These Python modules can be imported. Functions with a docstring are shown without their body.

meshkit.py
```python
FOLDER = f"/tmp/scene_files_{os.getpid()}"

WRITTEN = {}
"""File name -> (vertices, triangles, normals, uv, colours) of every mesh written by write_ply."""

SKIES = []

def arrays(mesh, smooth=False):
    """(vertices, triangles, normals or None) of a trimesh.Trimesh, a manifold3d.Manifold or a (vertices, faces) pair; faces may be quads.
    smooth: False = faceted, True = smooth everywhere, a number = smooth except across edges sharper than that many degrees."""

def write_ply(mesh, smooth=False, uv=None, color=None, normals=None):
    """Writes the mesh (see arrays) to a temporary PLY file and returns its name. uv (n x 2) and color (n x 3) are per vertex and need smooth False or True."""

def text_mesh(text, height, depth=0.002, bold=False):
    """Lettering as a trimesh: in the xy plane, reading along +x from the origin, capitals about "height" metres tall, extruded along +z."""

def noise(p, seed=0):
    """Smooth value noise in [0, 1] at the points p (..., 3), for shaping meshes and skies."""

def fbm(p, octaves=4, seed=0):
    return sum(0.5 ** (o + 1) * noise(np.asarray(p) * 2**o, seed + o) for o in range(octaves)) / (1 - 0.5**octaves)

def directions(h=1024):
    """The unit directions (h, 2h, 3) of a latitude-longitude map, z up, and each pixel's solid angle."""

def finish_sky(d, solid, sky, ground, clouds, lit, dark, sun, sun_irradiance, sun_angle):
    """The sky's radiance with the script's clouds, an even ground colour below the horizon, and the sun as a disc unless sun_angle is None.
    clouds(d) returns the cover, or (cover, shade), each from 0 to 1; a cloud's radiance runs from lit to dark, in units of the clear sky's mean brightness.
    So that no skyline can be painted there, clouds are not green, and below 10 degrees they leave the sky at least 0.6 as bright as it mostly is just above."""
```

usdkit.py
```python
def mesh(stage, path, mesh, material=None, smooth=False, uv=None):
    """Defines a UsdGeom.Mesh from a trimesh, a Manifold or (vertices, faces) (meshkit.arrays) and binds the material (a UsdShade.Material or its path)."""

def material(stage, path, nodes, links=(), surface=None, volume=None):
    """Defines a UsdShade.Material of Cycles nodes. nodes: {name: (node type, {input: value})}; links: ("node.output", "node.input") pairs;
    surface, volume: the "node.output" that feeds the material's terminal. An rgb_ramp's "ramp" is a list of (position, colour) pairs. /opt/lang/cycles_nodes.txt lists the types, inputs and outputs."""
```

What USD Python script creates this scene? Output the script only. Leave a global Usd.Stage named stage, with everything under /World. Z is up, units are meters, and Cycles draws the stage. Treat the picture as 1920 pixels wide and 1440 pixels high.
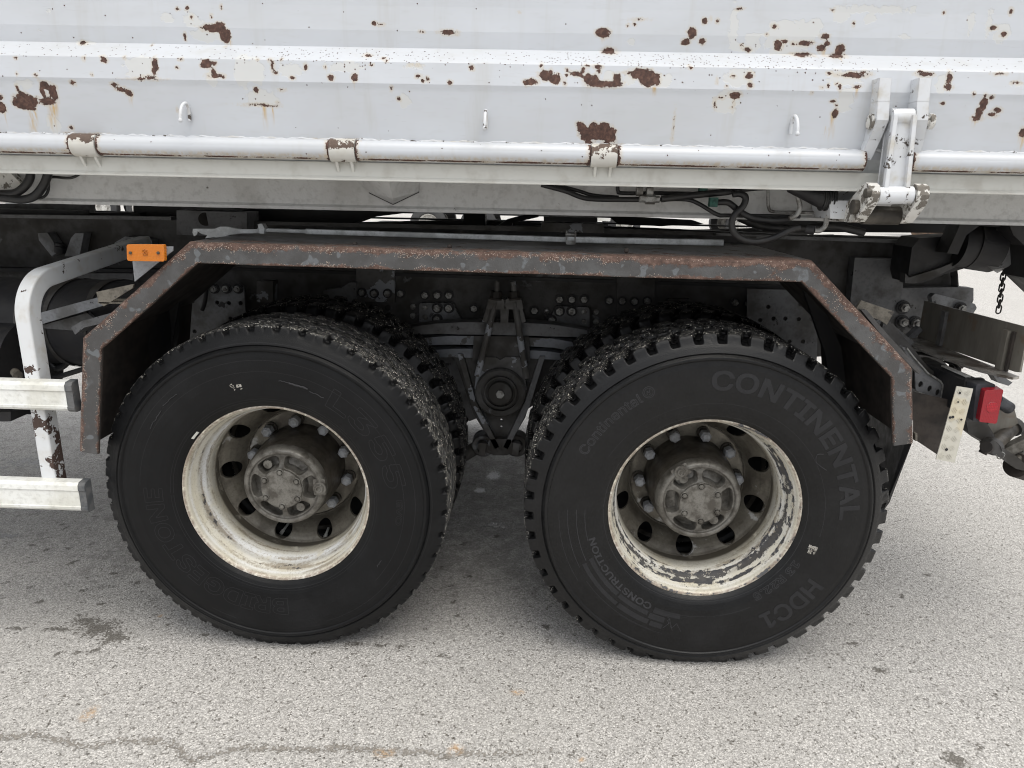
import glob, math, random
import numpy as np
import trimesh
from trimesh import creation as tc
from shapely import affinity, union_all
from shapely.geometry import Polygon, Point, LineString, box as sbox
from pxr import Gf, Sdf, Usd, UsdGeom, UsdLux, UsdShade, Vt
import usdkit, meshkit

random.seed(7)
RNG = np.random.default_rng(7)
stage = Usd.Stage.CreateInMemory()
UsdGeom.SetStageUpAxis(stage, 'Z')
UsdGeom.SetStageMetersPerUnit(stage, 1.0)
UsdGeom.Xform.Define(stage, '/World')
UsdGeom.Scope.Define(stage, '/World/Looks')

# ------------------------------------------------------------------ camera, sky, sun, exposure
EXPOSURE = 0.72
SKY_STRENGTH = 0.095
SUN_INTENSITY = 0.42
SUN_DIR = np.array([0.24, -0.22, 0.95])       # towards the veiled sun: almost overhead
SUN_DIR = SUN_DIR / np.linalg.norm(SUN_DIR)
cam = UsdGeom.Camera.Define(stage, '/World/Camera')
RIGHT, UP, FWD, POS = [(0.9992,0.035,0.0208),(-0.0294,0.2654,0.9637),(-0.0282,0.9635,-0.2662),(0.1266,-2.0489,1.499)]
m = Gf.Matrix4d(*RIGHT, 0, *UP, 0, *[-c for c in FWD], 0, *POS, 1)
cam.AddTransformOp().Set(m)
cam.CreateHorizontalApertureAttr(36.0); cam.CreateVerticalApertureAttr(27.0)
cam.CreateFocalLengthAttr(36.0 * 1331.0 / 1920.0)
cam.CreateClippingRangeAttr(Gf.Vec2f(0.05, 2000)); cam.CreateExposureAttr(EXPOSURE)


class G:
    """A small graph of Cycles nodes; an input given as 'node.output' is a link."""
    def __init__(s): s.nodes, s.links, s.k = {}, [], 0
    def n(s, kind, **kw):
        s.k += 1; name = f'{kind}_{s.k}'; vals = {}
        for k, v in kw.items():
            if isinstance(v, str) and '.' in v: s.links.append((v, f'{name}.{k}'))
            else: vals[k] = v
        s.nodes[name] = (kind, vals); return name
    def noise(s, scale, detail=3, rough=0.55, vec=None, **kw):
        kw = dict(kw, scale=scale, detail=detail, roughness=rough)
        kw['vector'] = vec or s.pos()
        return s.n('noise_texture', **kw) + '.fac'
    def pos(s):
        if not hasattr(s, '_p'): s._p = s.n('texture_coordinate') + '.object'
        return s._p
    def wpos(s):
        if not hasattr(s, '_w'): s._w = s.n('geometry') + '.position'
        return s._w
    def attr(s, name): return s.n('attribute', attribute=name) + '.fac'
    def math(s, op, a, b=0.5, clamp=False): return s.n('math', math_type=op, value1=a, value2=b, use_clamp=clamp) + '.value'
    def ramp(s, fac, *stops): return s.n('rgb_ramp', fac=fac, ramp=list(stops)) + '.color'
    def step(s, fac, a, b):
        return s.n('map_range', range_type='smoothstep', value=fac, from_min=a, from_max=b, to_min=0.0, to_max=1.0, clamp=True) + '.result'
    def mix(s, fac, a, b, kind='mix'): return s.n('mix', mix_type=kind, fac=fac, color1=a, color2=b) + '.color'
    def scale(s, vec, sc): return s.n('mapping', vector=vec, scale=sc) + '.vector'
    def out(s, name, color, rough=0.5, metal=0.0, bump=None, bdist=0.002, bstr=1.0, bevel=0.0, spec=0.5, **kw):
        kw = dict(kw, base_color=color, roughness=rough, metallic=metal, specular_ior_level=spec)
        if bevel: kw['normal'] = s.n('bevel', radius=bevel, samples=2) + '.bevel'
        if bump:
            b = dict(height=bump, distance=bdist, strength=bstr)
            if bevel: b['normal'] = kw['normal']
            kw['normal'] = s.n('bump', **b) + '.normal'
        p = s.n('principled_bsdf', **kw)
        return usdkit.material(stage, '/World/Looks/' + name, s.nodes, s.links, surface=p + '.BSDF')


def gray(v): return (v, v, v)


dome = UsdLux.DomeLight.Define(stage, '/World/sky')
g = G()
st = g.n('sky_texture', sky_type='single_scattering', sun_disc=False, sun_elevation=float(math.asin(SUN_DIR[2])),
         sun_rotation=float(math.atan2(SUN_DIR[0], SUN_DIR[1])), air_density=1.0, aerosol_density=2.0, ozone_density=1.0) + '.color'
gen = g.n('texture_coordinate') + '.generated'
cl = g.noise(2.2, 5, 0.55, vec=gen)
cover = g.step(cl, 0.25, 0.6)
cover = g.math('multiply_add', cover, 0.2); g.nodes[cover.split('.')[0]][1]['value3'] = 0.78
cloud = g.ramp(cl, (0.3, (7.6, 7.8, 8.2)), (0.7, (9.4, 9.5, 9.7)))
up = g.n('separate_xyz', vector=g.n('geometry') + '.position') + '.z' if False else g.n('separate_xyz', vector=g.n('vector_math', math_type='normalize', vector1=gen) + '.vector') + '.z'
lum = g.math('multiply_add', g.math('maximum', up, 0.0), 1.45); g.nodes[lum.split('.')[0]][1]['value3'] = 0.20
cloud = g.mix(1.0, cloud, g.n('combine_color', r=lum, g=lum, b=lum) + '.color', 'multiply')
bg = g.n('background_shader', color=g.mix(cover, st, cloud), strength=SKY_STRENGTH)
skymat = usdkit.material(stage, '/World/Looks/cloudy_sky', g.nodes, g.links, surface=bg + '.background')
UsdShade.MaterialBindingAPI.Apply(dome.GetPrim()).Bind(skymat)
dome.GetPrim().SetCustomDataByKey('kind', 'structure')
sun = UsdLux.DistantLight.Define(stage, '/World/Sun')
sun.CreateIntensityAttr(SUN_INTENSITY); sun.CreateNormalizeAttr(True) if hasattr(sun, 'CreateNormalizeAttr') else None
sun.CreateAngleAttr(48.0); sun.CreateColorAttr(Gf.Vec3f(1.0, 0.94, 0.84))
zc = SUN_DIR; xc = np.cross([0, 0, 1.0], zc); xc /= np.linalg.norm(xc); yc = np.cross(zc, xc)
sun.AddTransformOp().Set(Gf.Matrix4d(*xc, 0, *yc, 0, *zc, 0, 0, 0, 20, 1))

# ------------------------------------------------------------------ materials
M = {}

def weathered(name, base, dirt, scale=14, lo=0.42, hi=0.62, rough=0.6, metal=0.0, flake=None, fl=(0.6, 0.64), fscale=22, bdist=0.0015, bevel=0.002, spec=0.4, bscale=160):
    g = G()
    c = g.mix(g.step(g.noise(scale, 4, 0.6), lo, hi), base, dirt)
    f = g.noise(scale * 9, 2, 0.6)
    c = g.mix(g.math('multiply', g.step(f, 0.45, 0.75), 0.35), c, tuple(x * 0.6 for x in dirt))
    if flake is not None:
        c = g.mix(g.step(g.noise(fscale, 5, 0.62), *fl), c, flake)
    r = g.n('map_range', value=g.noise(scale * 2, 2), from_min=0.3, from_max=0.7, to_min=rough - 0.1, to_max=rough + 0.12) + '.result'
    M[name] = g.out(name, c, r, metal, bump=g.noise(bscale, 3), bdist=bdist, bstr=0.5, bevel=bevel, spec=spec)

weathered('chassis_paint', (0.066, 0.064, 0.063), (0.034, 0.031, 0.027), scale=7, flake=(0.13, 0.135, 0.14), fl=(0.63, 0.69), fscale=9, bevel=0)
weathered('chassis_grey', (0.155, 0.157, 0.162), (0.082, 0.079, 0.075), scale=8, lo=0.45, hi=0.7, flake=(0.03, 0.028, 0.027), fl=(0.64, 0.68), bevel=0)
weathered('plate_grey', (0.22, 0.228, 0.24), (0.13, 0.13, 0.13), scale=10, flake=(0.04, 0.04, 0.042), fl=(0.62, 0.66), fscale=12)
weathered('spring_steel', (0.11, 0.108, 0.106), (0.06, 0.056, 0.051), scale=6, flake=(0.27, 0.285, 0.31), fl=(0.56, 0.575), fscale=8, bevel=0)
weathered('dark_brown', (0.042, 0.034, 0.029), (0.022, 0.019, 0.017), scale=9, rough=0.7, bevel=0)
weathered('black_part', (0.014, 0.014, 0.016), (0.022, 0.021, 0.021), scale=12, rough=0.55, bevel=0)
weathered('hose_rubber', (0.012, 0.012, 0.013), (0.025, 0.024, 0.023), scale=20, rough=0.45, bevel=0)
weathered('bolt_steel', (0.30, 0.30, 0.29), (0.13, 0.122, 0.112), scale=40, rough=0.45, metal=0.4, bevel=0)
weathered('beam_paint', (0.53, 0.535, 0.53), (0.42, 0.415, 0.40), scale=6, lo=0.45, hi=0.8, rough=0.5, flake=(0.13, 0.12, 0.11), fl=(0.72, 0.76), fscale=30)
g = G(); p = g.wpos(); sv = g.scale(p, (1, 1, 0.3))
c = g.mix(g.step(g.noise(22, 5, 0.65, vec=sv), 0.30, 0.75), (0.16, 0.15, 0.128), (0.105, 0.095, 0.08))
c = g.mix(g.math('multiply', g.step(g.noise(34, 4, 0.6, vec=sv), 0.58, 0.70), 0.3), c, (0.20, 0.198, 0.188))
c = g.mix(g.math('multiply', g.step(g.noise(14, 4, 0.6, vec=p), 0.56, 0.66), 0.6), c, (0.12, 0.078, 0.048))
M['rusty_tray'] = g.out('rusty_tray', c, 0.42, 0.0, bump=g.noise(150, 3, vec=p), bdist=0.001, bstr=0.5, bevel=0.002)
weathered('wet_shelf', (0.42, 0.40, 0.37), (0.13, 0.11, 0.09), scale=14, rough=0.30, metal=0.7, spec=0.7, bevel=0.002)
weathered('spring_blue', (0.21, 0.222, 0.245), (0.17, 0.18, 0.195), scale=8, flake=(0.085, 0.082, 0.079), fl=(0.54, 0.56), fscale=11, bevel=0)
weathered('galvanised', (0.55, 0.57, 0.58), (0.38, 0.39, 0.39), scale=16, rough=0.42, metal=0.35, flake=(0.20, 0.19, 0.18), fl=(0.70, 0.74), fscale=50)
weathered('rail_aluminium', (0.74, 0.745, 0.715), (0.62, 0.615, 0.56), scale=7, rough=0.42, metal=0.15, flake=(0.42, 0.38, 0.30), fl=(0.74, 0.80), fscale=40, bscale=90)
weathered('cap_plastic', (0.06, 0.065, 0.07), (0.11, 0.11, 0.11), scale=30, rough=0.6)
weathered('nut_plastic', (0.36, 0.375, 0.40), (0.26, 0.265, 0.275), scale=60, rough=0.5, bevel=0.0015)
weathered('hub_dust', (0.175, 0.167, 0.150), (0.075, 0.068, 0.058), scale=26, lo=0.38, hi=0.66, rough=0.42, metal=0.45, bevel=0.002, bdist=0.001)
weathered('hub_dark', (0.075, 0.066, 0.054), (0.030, 0.026, 0.021), scale=14, lo=0.4, hi=0.7, rough=0.42, metal=0.2)
weathered('lamp_housing', (0.045, 0.048, 0.056), (0.03, 0.03, 0.033), scale=20, rough=0.5)
weathered('beige_metal', (0.135, 0.122, 0.10), (0.07, 0.062, 0.05), scale=22, rough=0.6, flake=(0.05, 0.045, 0.04), fl=(0.6, 0.64), fscale=30)
weathered('chain_steel', (0.045, 0.043, 0.042), (0.07, 0.065, 0.06), scale=50, rough=0.5, metal=0.5, bevel=0)
weathered('green_clamp', (0.02, 0.10, 0.075), (0.02, 0.06, 0.05), scale=40)
weathered('white_print', (0.62, 0.60, 0.55), (0.45, 0.42, 0.36), scale=200, rough=0.6, bevel=0)

# white paint of the tipper body: chips, rust, primer and specks follow per-vertex fields of the metal itself
g = G()
p = g.wpos()
base = g.mix(g.step(g.noise(3.0, 4, 0.6, vec=g.scale(p, (1, 1, 2.5))), 0.35, 0.75), (0.485, 0.505, 0.535), (0.455, 0.47, 0.49))
base = g.mix(g.math('multiply', g.step(g.noise(60, 4, 0.6, vec=g.scale(p, (0.25, 1, 1))), 0.5, 0.8), 0.3), base, (0.41, 0.415, 0.415))
base = g.mix(g.math('multiply', g.step(g.noise(14, 5, 0.65, vec=g.scale(p, (1, 1, 0.08))), 0.52, 0.72), 0.35), base, (0.40, 0.395, 0.37))
base = g.mix(g.math('multiply', g.step(g.noise(190, 3, 0.7, vec=g.scale(p, (0.12, 1, 1.3))), 0.66, 0.72), 0.3), base, (0.36, 0.365, 0.37))
n1 = g.noise(75, 5, 0.62, vec=p); n2 = g.noise(240, 3, 0.6, vec=p)
prim_f = g.math('add', g.attr('primer'), g.math('multiply', g.math('subtract', n1, 0.5), 1.3))
prim = g.step(prim_f, 0.0, 0.10)
c = g.mix(prim, base, (0.500, 0.506, 0.502))
strk = g.math('multiply', g.attr('streak'), g.step(g.noise(120, 3, 0.6, vec=g.scale(p, (1, 1, 0.06))), 0.38, 0.66))
c = g.mix(strk, c, (0.44, 0.29, 0.10))
c = g.mix(g.math('multiply', g.attr('dirt'), g.step(g.noise(30, 4, 0.65, vec=p), 0.25, 0.7)), c, (0.30, 0.265, 0.21))
rf = g.math('add', g.attr('rust'), g.math('add', g.math('multiply', g.math('subtract', n1, 0.5), 1.15), g.math('multiply', g.math('subtract', n2, 0.5), 0.8)))
halo = g.step(rf, -0.55, -0.03)
c = g.mix(g.math('multiply', halo, 0.5), c, (0.46, 0.39, 0.29))
rust_c = g.ramp(g.noise(95, 4, 0.7, vec=p), (0.3, (0.032, 0.018, 0.014)), (0.52, (0.072, 0.037, 0.028)), (0.72, (0.14, 0.076, 0.056)))
rmask = g.step(rf, -0.02, 0.05)
vor = g.n('voronoi_texture', vector=p, scale=150.0, randomness=1.0)
vrand = g.n('separate_color', color=vor + '.color') + '.r'
spk = g.math('multiply', g.math('less_than', g.math('add', vor + '.distance', g.math('multiply', g.math('subtract', n2, 0.5), 0.5)), 0.26), g.math('less_than', vrand, g.attr('speck')))
rmask = g.math('maximum', rmask, spk)
c = g.mix(rmask, c, rust_c)
rough = g.n('map_range', value=rmask, from_min=0.0, from_max=1.0, to_min=0.34, to_max=0.85) + '.result'
hgt = g.math('subtract', g.math('multiply', prim, -0.35), g.math('multiply', rmask, 0.7))
M['white_paint'] = g.out('white_paint', c, rough, 0.0, bump=hgt, bdist=0.0012, bstr=0.8, spec=0.45)

# plain chipped white paint for small fittings
def chipped(name, base, chip, th=(0.60, 0.615), scale=38, bevel=0.003, dirt=(0.42, 0.39, 0.33), base2=None, low=None):
    g = G(); p = g.wpos()
    c = g.mix(g.step(g.noise(18, 4, 0.6, vec=p), 0.45, 0.8), base, dirt)
    n = g.noise(scale, 6, 0.68, vec=p)
    if low: n = g.math('add', n, g.n('map_range', value=g.n('separate_xyz', vector=p) + '.z', from_min=low[0], from_max=low[1], to_min=low[2], to_max=0.0, clamp=True) + '.result')
    k = g.step(n, *th)
    c = g.mix(g.math('multiply', g.step(n, th[0] - 0.06, th[0]), 0.4), c, base2 or base)
    c = g.mix(k, c, g.mix(g.noise(120, 2, vec=p), chip, tuple(x * 0.5 for x in chip)))
    r = g.n('map_range', value=k, from_min=0.0, from_max=1.0, to_min=0.38, to_max=0.8) + '.result'
    M[name] = g.out(name, c, r, 0.0, bump=g.math('multiply', k, -1.0), bdist=0.001, bstr=0.7, bevel=bevel, spec=0.45)

chipped('chipped_white', (0.56, 0.575, 0.595), (0.10, 0.085, 0.075), th=(0.60, 0.615), scale=34)
chipped('sill_paint', (0.54, 0.54, 0.505), (0.09, 0.075, 0.06), th=(0.73, 0.75), scale=26, dirt=(0.44, 0.43, 0.39), bevel=0.004)
chipped('guard_paint', (0.62, 0.635, 0.645), (0.085, 0.055, 0.045), th=(0.64, 0.65), scale=13, dirt=(0.52, 0.50, 0.46), low=(0.55, 1.12, 0.17))
chipped('worn_knuckle', (0.50, 0.49, 0.455), (0.13, 0.09, 0.07), th=(0.43, 0.46), scale=30, low=(1.578, 1.602, -0.22))
chipped('worn_lug', (0.57, 0.56, 0.53), (0.20, 0.18, 0.155), th=(0.53, 0.54), scale=30)

# rusty mudguard steel
g = G(); p = g.wpos()
c = g.mix(g.step(g.noise(11, 4, 0.6, vec=p), 0.40, 0.66), (0.052, 0.050, 0.049), (0.080, 0.080, 0.080))
c = g.mix(g.step(g.noise(16, 2, 0.5, vec=p), 0.60, 0.63), c, (0.115, 0.122, 0.128))
c = g.mix(g.math('multiply', g.step(g.noise(45, 5, 0.65, vec=p), 0.50, 0.66), 0.7), c, (0.062, 0.060, 0.060))
rf = g.math('add', g.attr('edge'), g.math('multiply', g.math('subtract', g.noise(17, 7, 0.70, vec=p), 0.5), 2.7))
rm = g.step(rf, 0.36, 0.62)
rc = g.ramp(g.noise(60, 5, 0.7, vec=p), (0.3, (0.045, 0.027, 0.021)), (0.5, (0.095, 0.056, 0.043)), (0.68, (0.175, 0.115, 0.092)))
c = g.mix(rm, c, rc)
v2 = g.n('voronoi_texture', vector=p, scale=320.0)
vr = g.n('separate_color', color=v2 + '.color') + '.g'
near = g.math('multiply', g.step(rf, 0.22, 0.45), g.math('subtract', 1.0, g.math('multiply', g.step(rf, 0.62, 0.9), 0.75)))
sp = g.math('multiply', g.math('less_than', v2 + '.distance', 0.36), g.math('less_than', vr, g.math('multiply', near, 0.36)))
c = g.mix(sp, c, (0.36, 0.30, 0.25))
M['rusty_steel'] = g.out('rusty_steel', c, g.n('map_range', value=rm, from_min=0.0, from_max=1.0, to_min=0.42, to_max=0.75) + '.result', 0.15,
                         bump=g.math('add', g.math('multiply', rm, 0.6), g.noise(210, 4, 0.6, vec=p)), bdist=0.0018, bstr=0.7, spec=0.5)

# rubber
def rubber(name, col, dusty, rough, dust=0.35, spec=0.3, scale=9, sand=0.4, run=(0.06, 0.058, 0.055)):
    g = G(); p = g.wpos()
    c = g.mix(g.step(g.noise(scale, 4, 0.6, vec=p), 0.4, 0.75), col, tuple(x * 1.35 for x in col))
    c = g.mix(g.math('multiply', g.step(g.noise(140, 5, 0.7, vec=p), 0.55, 0.75), dust), c, dusty)
    c = g.mix(g.math('multiply', g.step(g.noise(4.5, 6, 0.68, vec=p), 0.50, 0.78), 0.35), c, dusty)
    # sand caught on the running surface
    t = g.attr('tread')
    v = g.n('voronoi_texture', vector=p, scale=235.0)
    rr = g.n('separate_color', color=v + '.color') + '.r'
    m1 = g.math('multiply', g.math('less_than', v + '.distance', 0.40), g.math('less_than', rr, g.math('multiply', t, g.math('multiply', g.step(g.noise(26, 4, 0.65, vec=p), 0.28, 0.62), sand))))
    c = g.mix(g.math('multiply', t, g.step(g.noise(55, 4, 0.6, vec=p), 0.35, 0.7)), c, run)
    c = g.mix(m1, c, (0.60, 0.57, 0.50))
    r = g.n('map_range', value=g.noise(scale * 3, 3, vec=p), from_min=0.3, from_max=0.7, to_min=rough - 0.07, to_max=rough + 0.1) + '.result'
    b = g.math('add', g.math('multiply', g.noise(330, 3, 0.6, vec=p), g.math('add', 1.0, g.math('multiply', t, 2.5))), g.math('multiply', m1, 1.0))
    M[name] = g.out(name, c, r, 0.0, bump=b, bdist=0.0012, bstr=0.55, spec=spec)

rubber('rubber_dark', (0.0030, 0.0030, 0.0032), (0.012, 0.012, 0.0125), 0.30, 0.30, spec=0.30)
rubber('rubber_worn', (0.0032, 0.0033, 0.0036), (0.013, 0.013, 0.014), 0.42, 0.40, spec=0.20, sand=0.5, run=(0.11, 0.108, 0.104))
rubber('rubber_letter', (0.011, 0.011, 0.012), (0.022, 0.022, 0.022), 0.50, 0.3)
rubber('rubber_line', (0.022, 0.022, 0.024), (0.04, 0.04, 0.04), 0.5, 0.3)
rubber('rubber_faint', (0.0105, 0.0105, 0.0112), (0.02, 0.02, 0.021), 0.42, 0.3, spec=0.25)

# rims: cream paint over steel, peeling; 'band' is brake dust gathered in the well
def rim_paint(name, th, white):
    g = G(); p = g.wpos()
    c = g.mix(g.step(g.noise(9, 4, 0.6, vec=p), 0.4, 0.62), (0.62, 0.585, 0.48), (0.68, 0.66, 0.59))
    c = g.mix(g.math('multiply', g.attr('pale'), g.step(g.noise(14, 4, 0.6, vec=p), 0.32, 0.52)), c, white)
    c = g.mix(g.math('multiply', g.step(g.noise(150, 5, 0.7, vec=p), 0.54, 0.66), 0.5), c, (0.26, 0.215, 0.15))
    sk = g.attr('streaky')
    c = g.mix(g.math('multiply', g.step(g.math('add', sk, g.math('multiply', g.math('subtract', g.noise(110, 4, 0.7, vec=p), 0.5), 0.5)), 0.50, 0.70), 0.75), c, (0.25, 0.205, 0.145))
    c = g.mix(g.math('multiply', g.attr('lip'), g.step(g.noise(60, 5, 0.7, vec=p), 0.30, 0.58)), c, (0.23, 0.185, 0.15))
    pe = g.math('add', g.math('multiply', g.noise(36, 8, 0.75, vec=p), 0.62), g.math('add', g.math('multiply', g.attr('peel'), 0.085), g.math('multiply', sk, 0.40)))
    k = g.step(pe, th, th + 0.012)
    c = g.mix(k, c, g.mix(g.noise(70, 3, vec=p), (0.032, 0.032, 0.036), (0.11, 0.11, 0.115)))
    d = g.math('multiply', g.attr('band'), g.step(g.noise(20, 5, 0.65, vec=p), 0.18, 0.45))
    c = g.mix(d, c, g.mix(g.noise(11, 4, vec=p), (0.135, 0.120, 0.095), (0.075, 0.066, 0.052)))
    M[name] = g.out(name, c, 0.45, 0.1, bump=g.math('multiply', k, -1.0), bdist=0.0012, bstr=0.8, spec=0.5)

rim_paint('rim_cream', 0.70, (0.68, 0.69, 0.69))
rim_paint('rim_peeling', 0.585, (0.70, 0.69, 0.65))

# lenses
def lens(name, col, scale):
    g = G(); p = g.wpos()
    q = g.n('voronoi_texture', vector=p, scale=scale, randomness=0.05)
    c = g.mix(g.step(q + '.distance', 0.15, 0.5), col, tuple(x * 0.55 for x in col))
    M[name] = g.out(name, c, 0.22, 0.0, bump=q + '.distance', bdist=0.0015, bstr=0.6, spec=0.6, subsurface_weight=0.15, subsurface_radius=(0.01, 0.004, 0.001), bevel=0.002)
lens('amber_lens', (0.80, 0.235, 0.012), 230.0)
lens('red_lens', (0.40, 0.008, 0.020), 210.0)

# chequer plate aluminium
g = G(); p = g.wpos()
c = g.mix(g.noise(30, 4, vec=p), (0.58, 0.56, 0.49), (0.47, 0.455, 0.40))
c = g.mix(g.math('multiply', g.step(g.noise(9, 3, vec=p), 0.55, 0.65), 0.5), c, (0.58, 0.50, 0.33))
M['chequer_aluminium'] = g.out('chequer_aluminium', c, 0.42, 0.35, bump=g.noise(200, 3, vec=p), bdist=0.0006, bevel=0.001)

# asphalt
g = G(); p = g.wpos()
w = g.n('vector_math', math_type='add', vector1=p, vector2=g.n('vector_math', math_type='scale', vector1=g.n('noise_texture', vector=p, scale=90.0, detail=2.0) + '.color', scale=0.004) + '.vector') if False else p
va = g.n('voronoi_texture', vector=p, scale=165.0, randomness=1.0)
vb = g.n('voronoi_texture', vector=p, scale=360.0, randomness=1.0)
ra = g.n('separate_color', color=va + '.color') + '.r'
rb = g.n('separate_color', color=vb + '.color') + '.g'
stone = g.ramp(ra, (0.0, (0.27, 0.265, 0.258)), (0.35, (0.40, 0.393, 0.385)), (0.7, (0.49, 0.482, 0.47)), (1.0, (0.66, 0.65, 0.63)))
fine = g.ramp(rb, (0.0, (0.22, 0.216, 0.21)), (0.5, (0.40, 0.393, 0.383)), (1.0, (0.66, 0.65, 0.63)))
c = g.mix(g.step(g.noise(70, 3, vec=p), 0.42, 0.58), stone, fine)
gapm = g.math('multiply', g.step(va + '.distance', 0.42, 0.75), 0.55)
c = g.mix(gapm, c, (0.19, 0.185, 0.175))
c = g.mix(g.math('multiply', g.step(g.noise(1.6, 5, 0.6, vec=p), 0.35, 0.75), 0.28), c, (0.30, 0.295, 0.28))
c = g.mix(g.math('multiply', g.step(g.noise(7, 4, 0.65, vec=p), 0.60, 0.72), 0.30), c, (0.22, 0.215, 0.205))
wn = g.math('add', g.attr('wet'), g.math('multiply', g.math('subtract', g.noise(24, 5, 0.68, vec=p), 0.5), 1.1))
wet = g.step(wn, 0.35, 0.5)
c = g.mix(g.math('multiply', wet, 0.75), c, (0.055, 0.052, 0.048))
dn = g.math('add', g.attr('grime_shade'), g.math('multiply', g.math('subtract', g.noise(11, 7, 0.74, vec=p), 0.5), 3.0))
c = g.mix(g.math('multiply', g.step(dn, 0.52, 0.92), 0.42), c, (0.14, 0.135, 0.125))  # patchy grime under the truck, with shade painted into the same colour
st_n = g.math('multiply', g.math('subtract', ra, 0.5), 0.9)
on = g.math('add', g.math('add', g.attr('oil'), st_n), g.math('multiply', g.math('subtract', g.noise(38, 5, 0.7, vec=p), 0.5), 1.9))
oil = g.step(on, 0.34, 0.72)
c = g.mix(g.math('multiply', oil, 0.80), c, (0.060, 0.053, 0.042))
cn = g.math('add', g.math('add', g.attr('crack'), g.math('multiply', st_n, 1.3)), g.math('multiply', g.math('subtract', g.noise(70, 5, 0.75, vec=p), 0.5), 1.9))
crk = g.step(cn, 0.50, 0.72)
c = g.mix(g.math('multiply', crk, 0.70), c, (0.135, 0.12, 0.10))
c = g.mix(g.step(g.math('add', g.attr('painted_glint'), g.math('multiply', g.math('subtract', g.noise(110, 4, 0.7, vec=p), 0.5), 2.0)), 0.55, 0.7), c, (0.82, 0.83, 0.85))  # near-white flecks painted in for bright glints of light on the ground
c = g.mix(g.math('multiply', g.math('less_than', g.n('voronoi_texture', vector=p, scale=62.0) + '.distance', 0.13), 0.55), c, (0.12, 0.118, 0.115))
c = g.mix(1.0, c, (1.0, 0.985, 0.966), 'multiply')
c = g.mix(g.math('multiply', g.attr('ochre'), g.step(g.noise(60, 4, 0.65, vec=p), 0.38, 0.6)), c, (0.42, 0.27, 0.14))
rough = g.n('map_range', value=g.math('maximum', wet, g.math('multiply', oil, 0.2)), from_min=0.0, from_max=1.0, to_min=0.78, to_max=0.22) + '.result'
hb = g.math('subtract', g.math('add', g.math('multiply', va + '.distance', -1.0), g.math('multiply', vb + '.distance', -0.45)), g.math('multiply', crk, 1.4))
hb = g.math('multiply', hb, g.math('subtract', 1.0, g.math('multiply', wet, 0.55)))
M['asphalt'] = g.out('asphalt', c, rough, 0.0, bump=hb, bdist=0.0030, bstr=0.8, spec=0.4)

# ------------------------------------------------------------------ helpers
USED = {}

def free(parent, name):
    k = USED.get((parent, name), 0); USED[(parent, name)] = k + 1
    return f'{parent}/{name}' if k == 0 else f'{parent}/{name}_{k:03d}'

def pathof(o): return o if isinstance(o, str) else str(o.GetPath())

def meta(prim, label=None, cat=None, group=None, kind=None):
    for k, v in (('label', label), ('category', cat), ('group', group), ('kind', kind)):
        if v: prim.SetCustomDataByKey(k, v)
    return prim

def empty(name, parent='/World', loc=None, rz=0, **kw):
    x = UsdGeom.Xform.Define(stage, free(pathof(parent), name))
    if loc is not None:
        x.AddTranslateOp().Set(Gf.Vec3d(*map(float, loc)))
        if rz: x.AddRotateZOp().Set(float(rz))
    return meta(x.GetPrim(), **kw)

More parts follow.
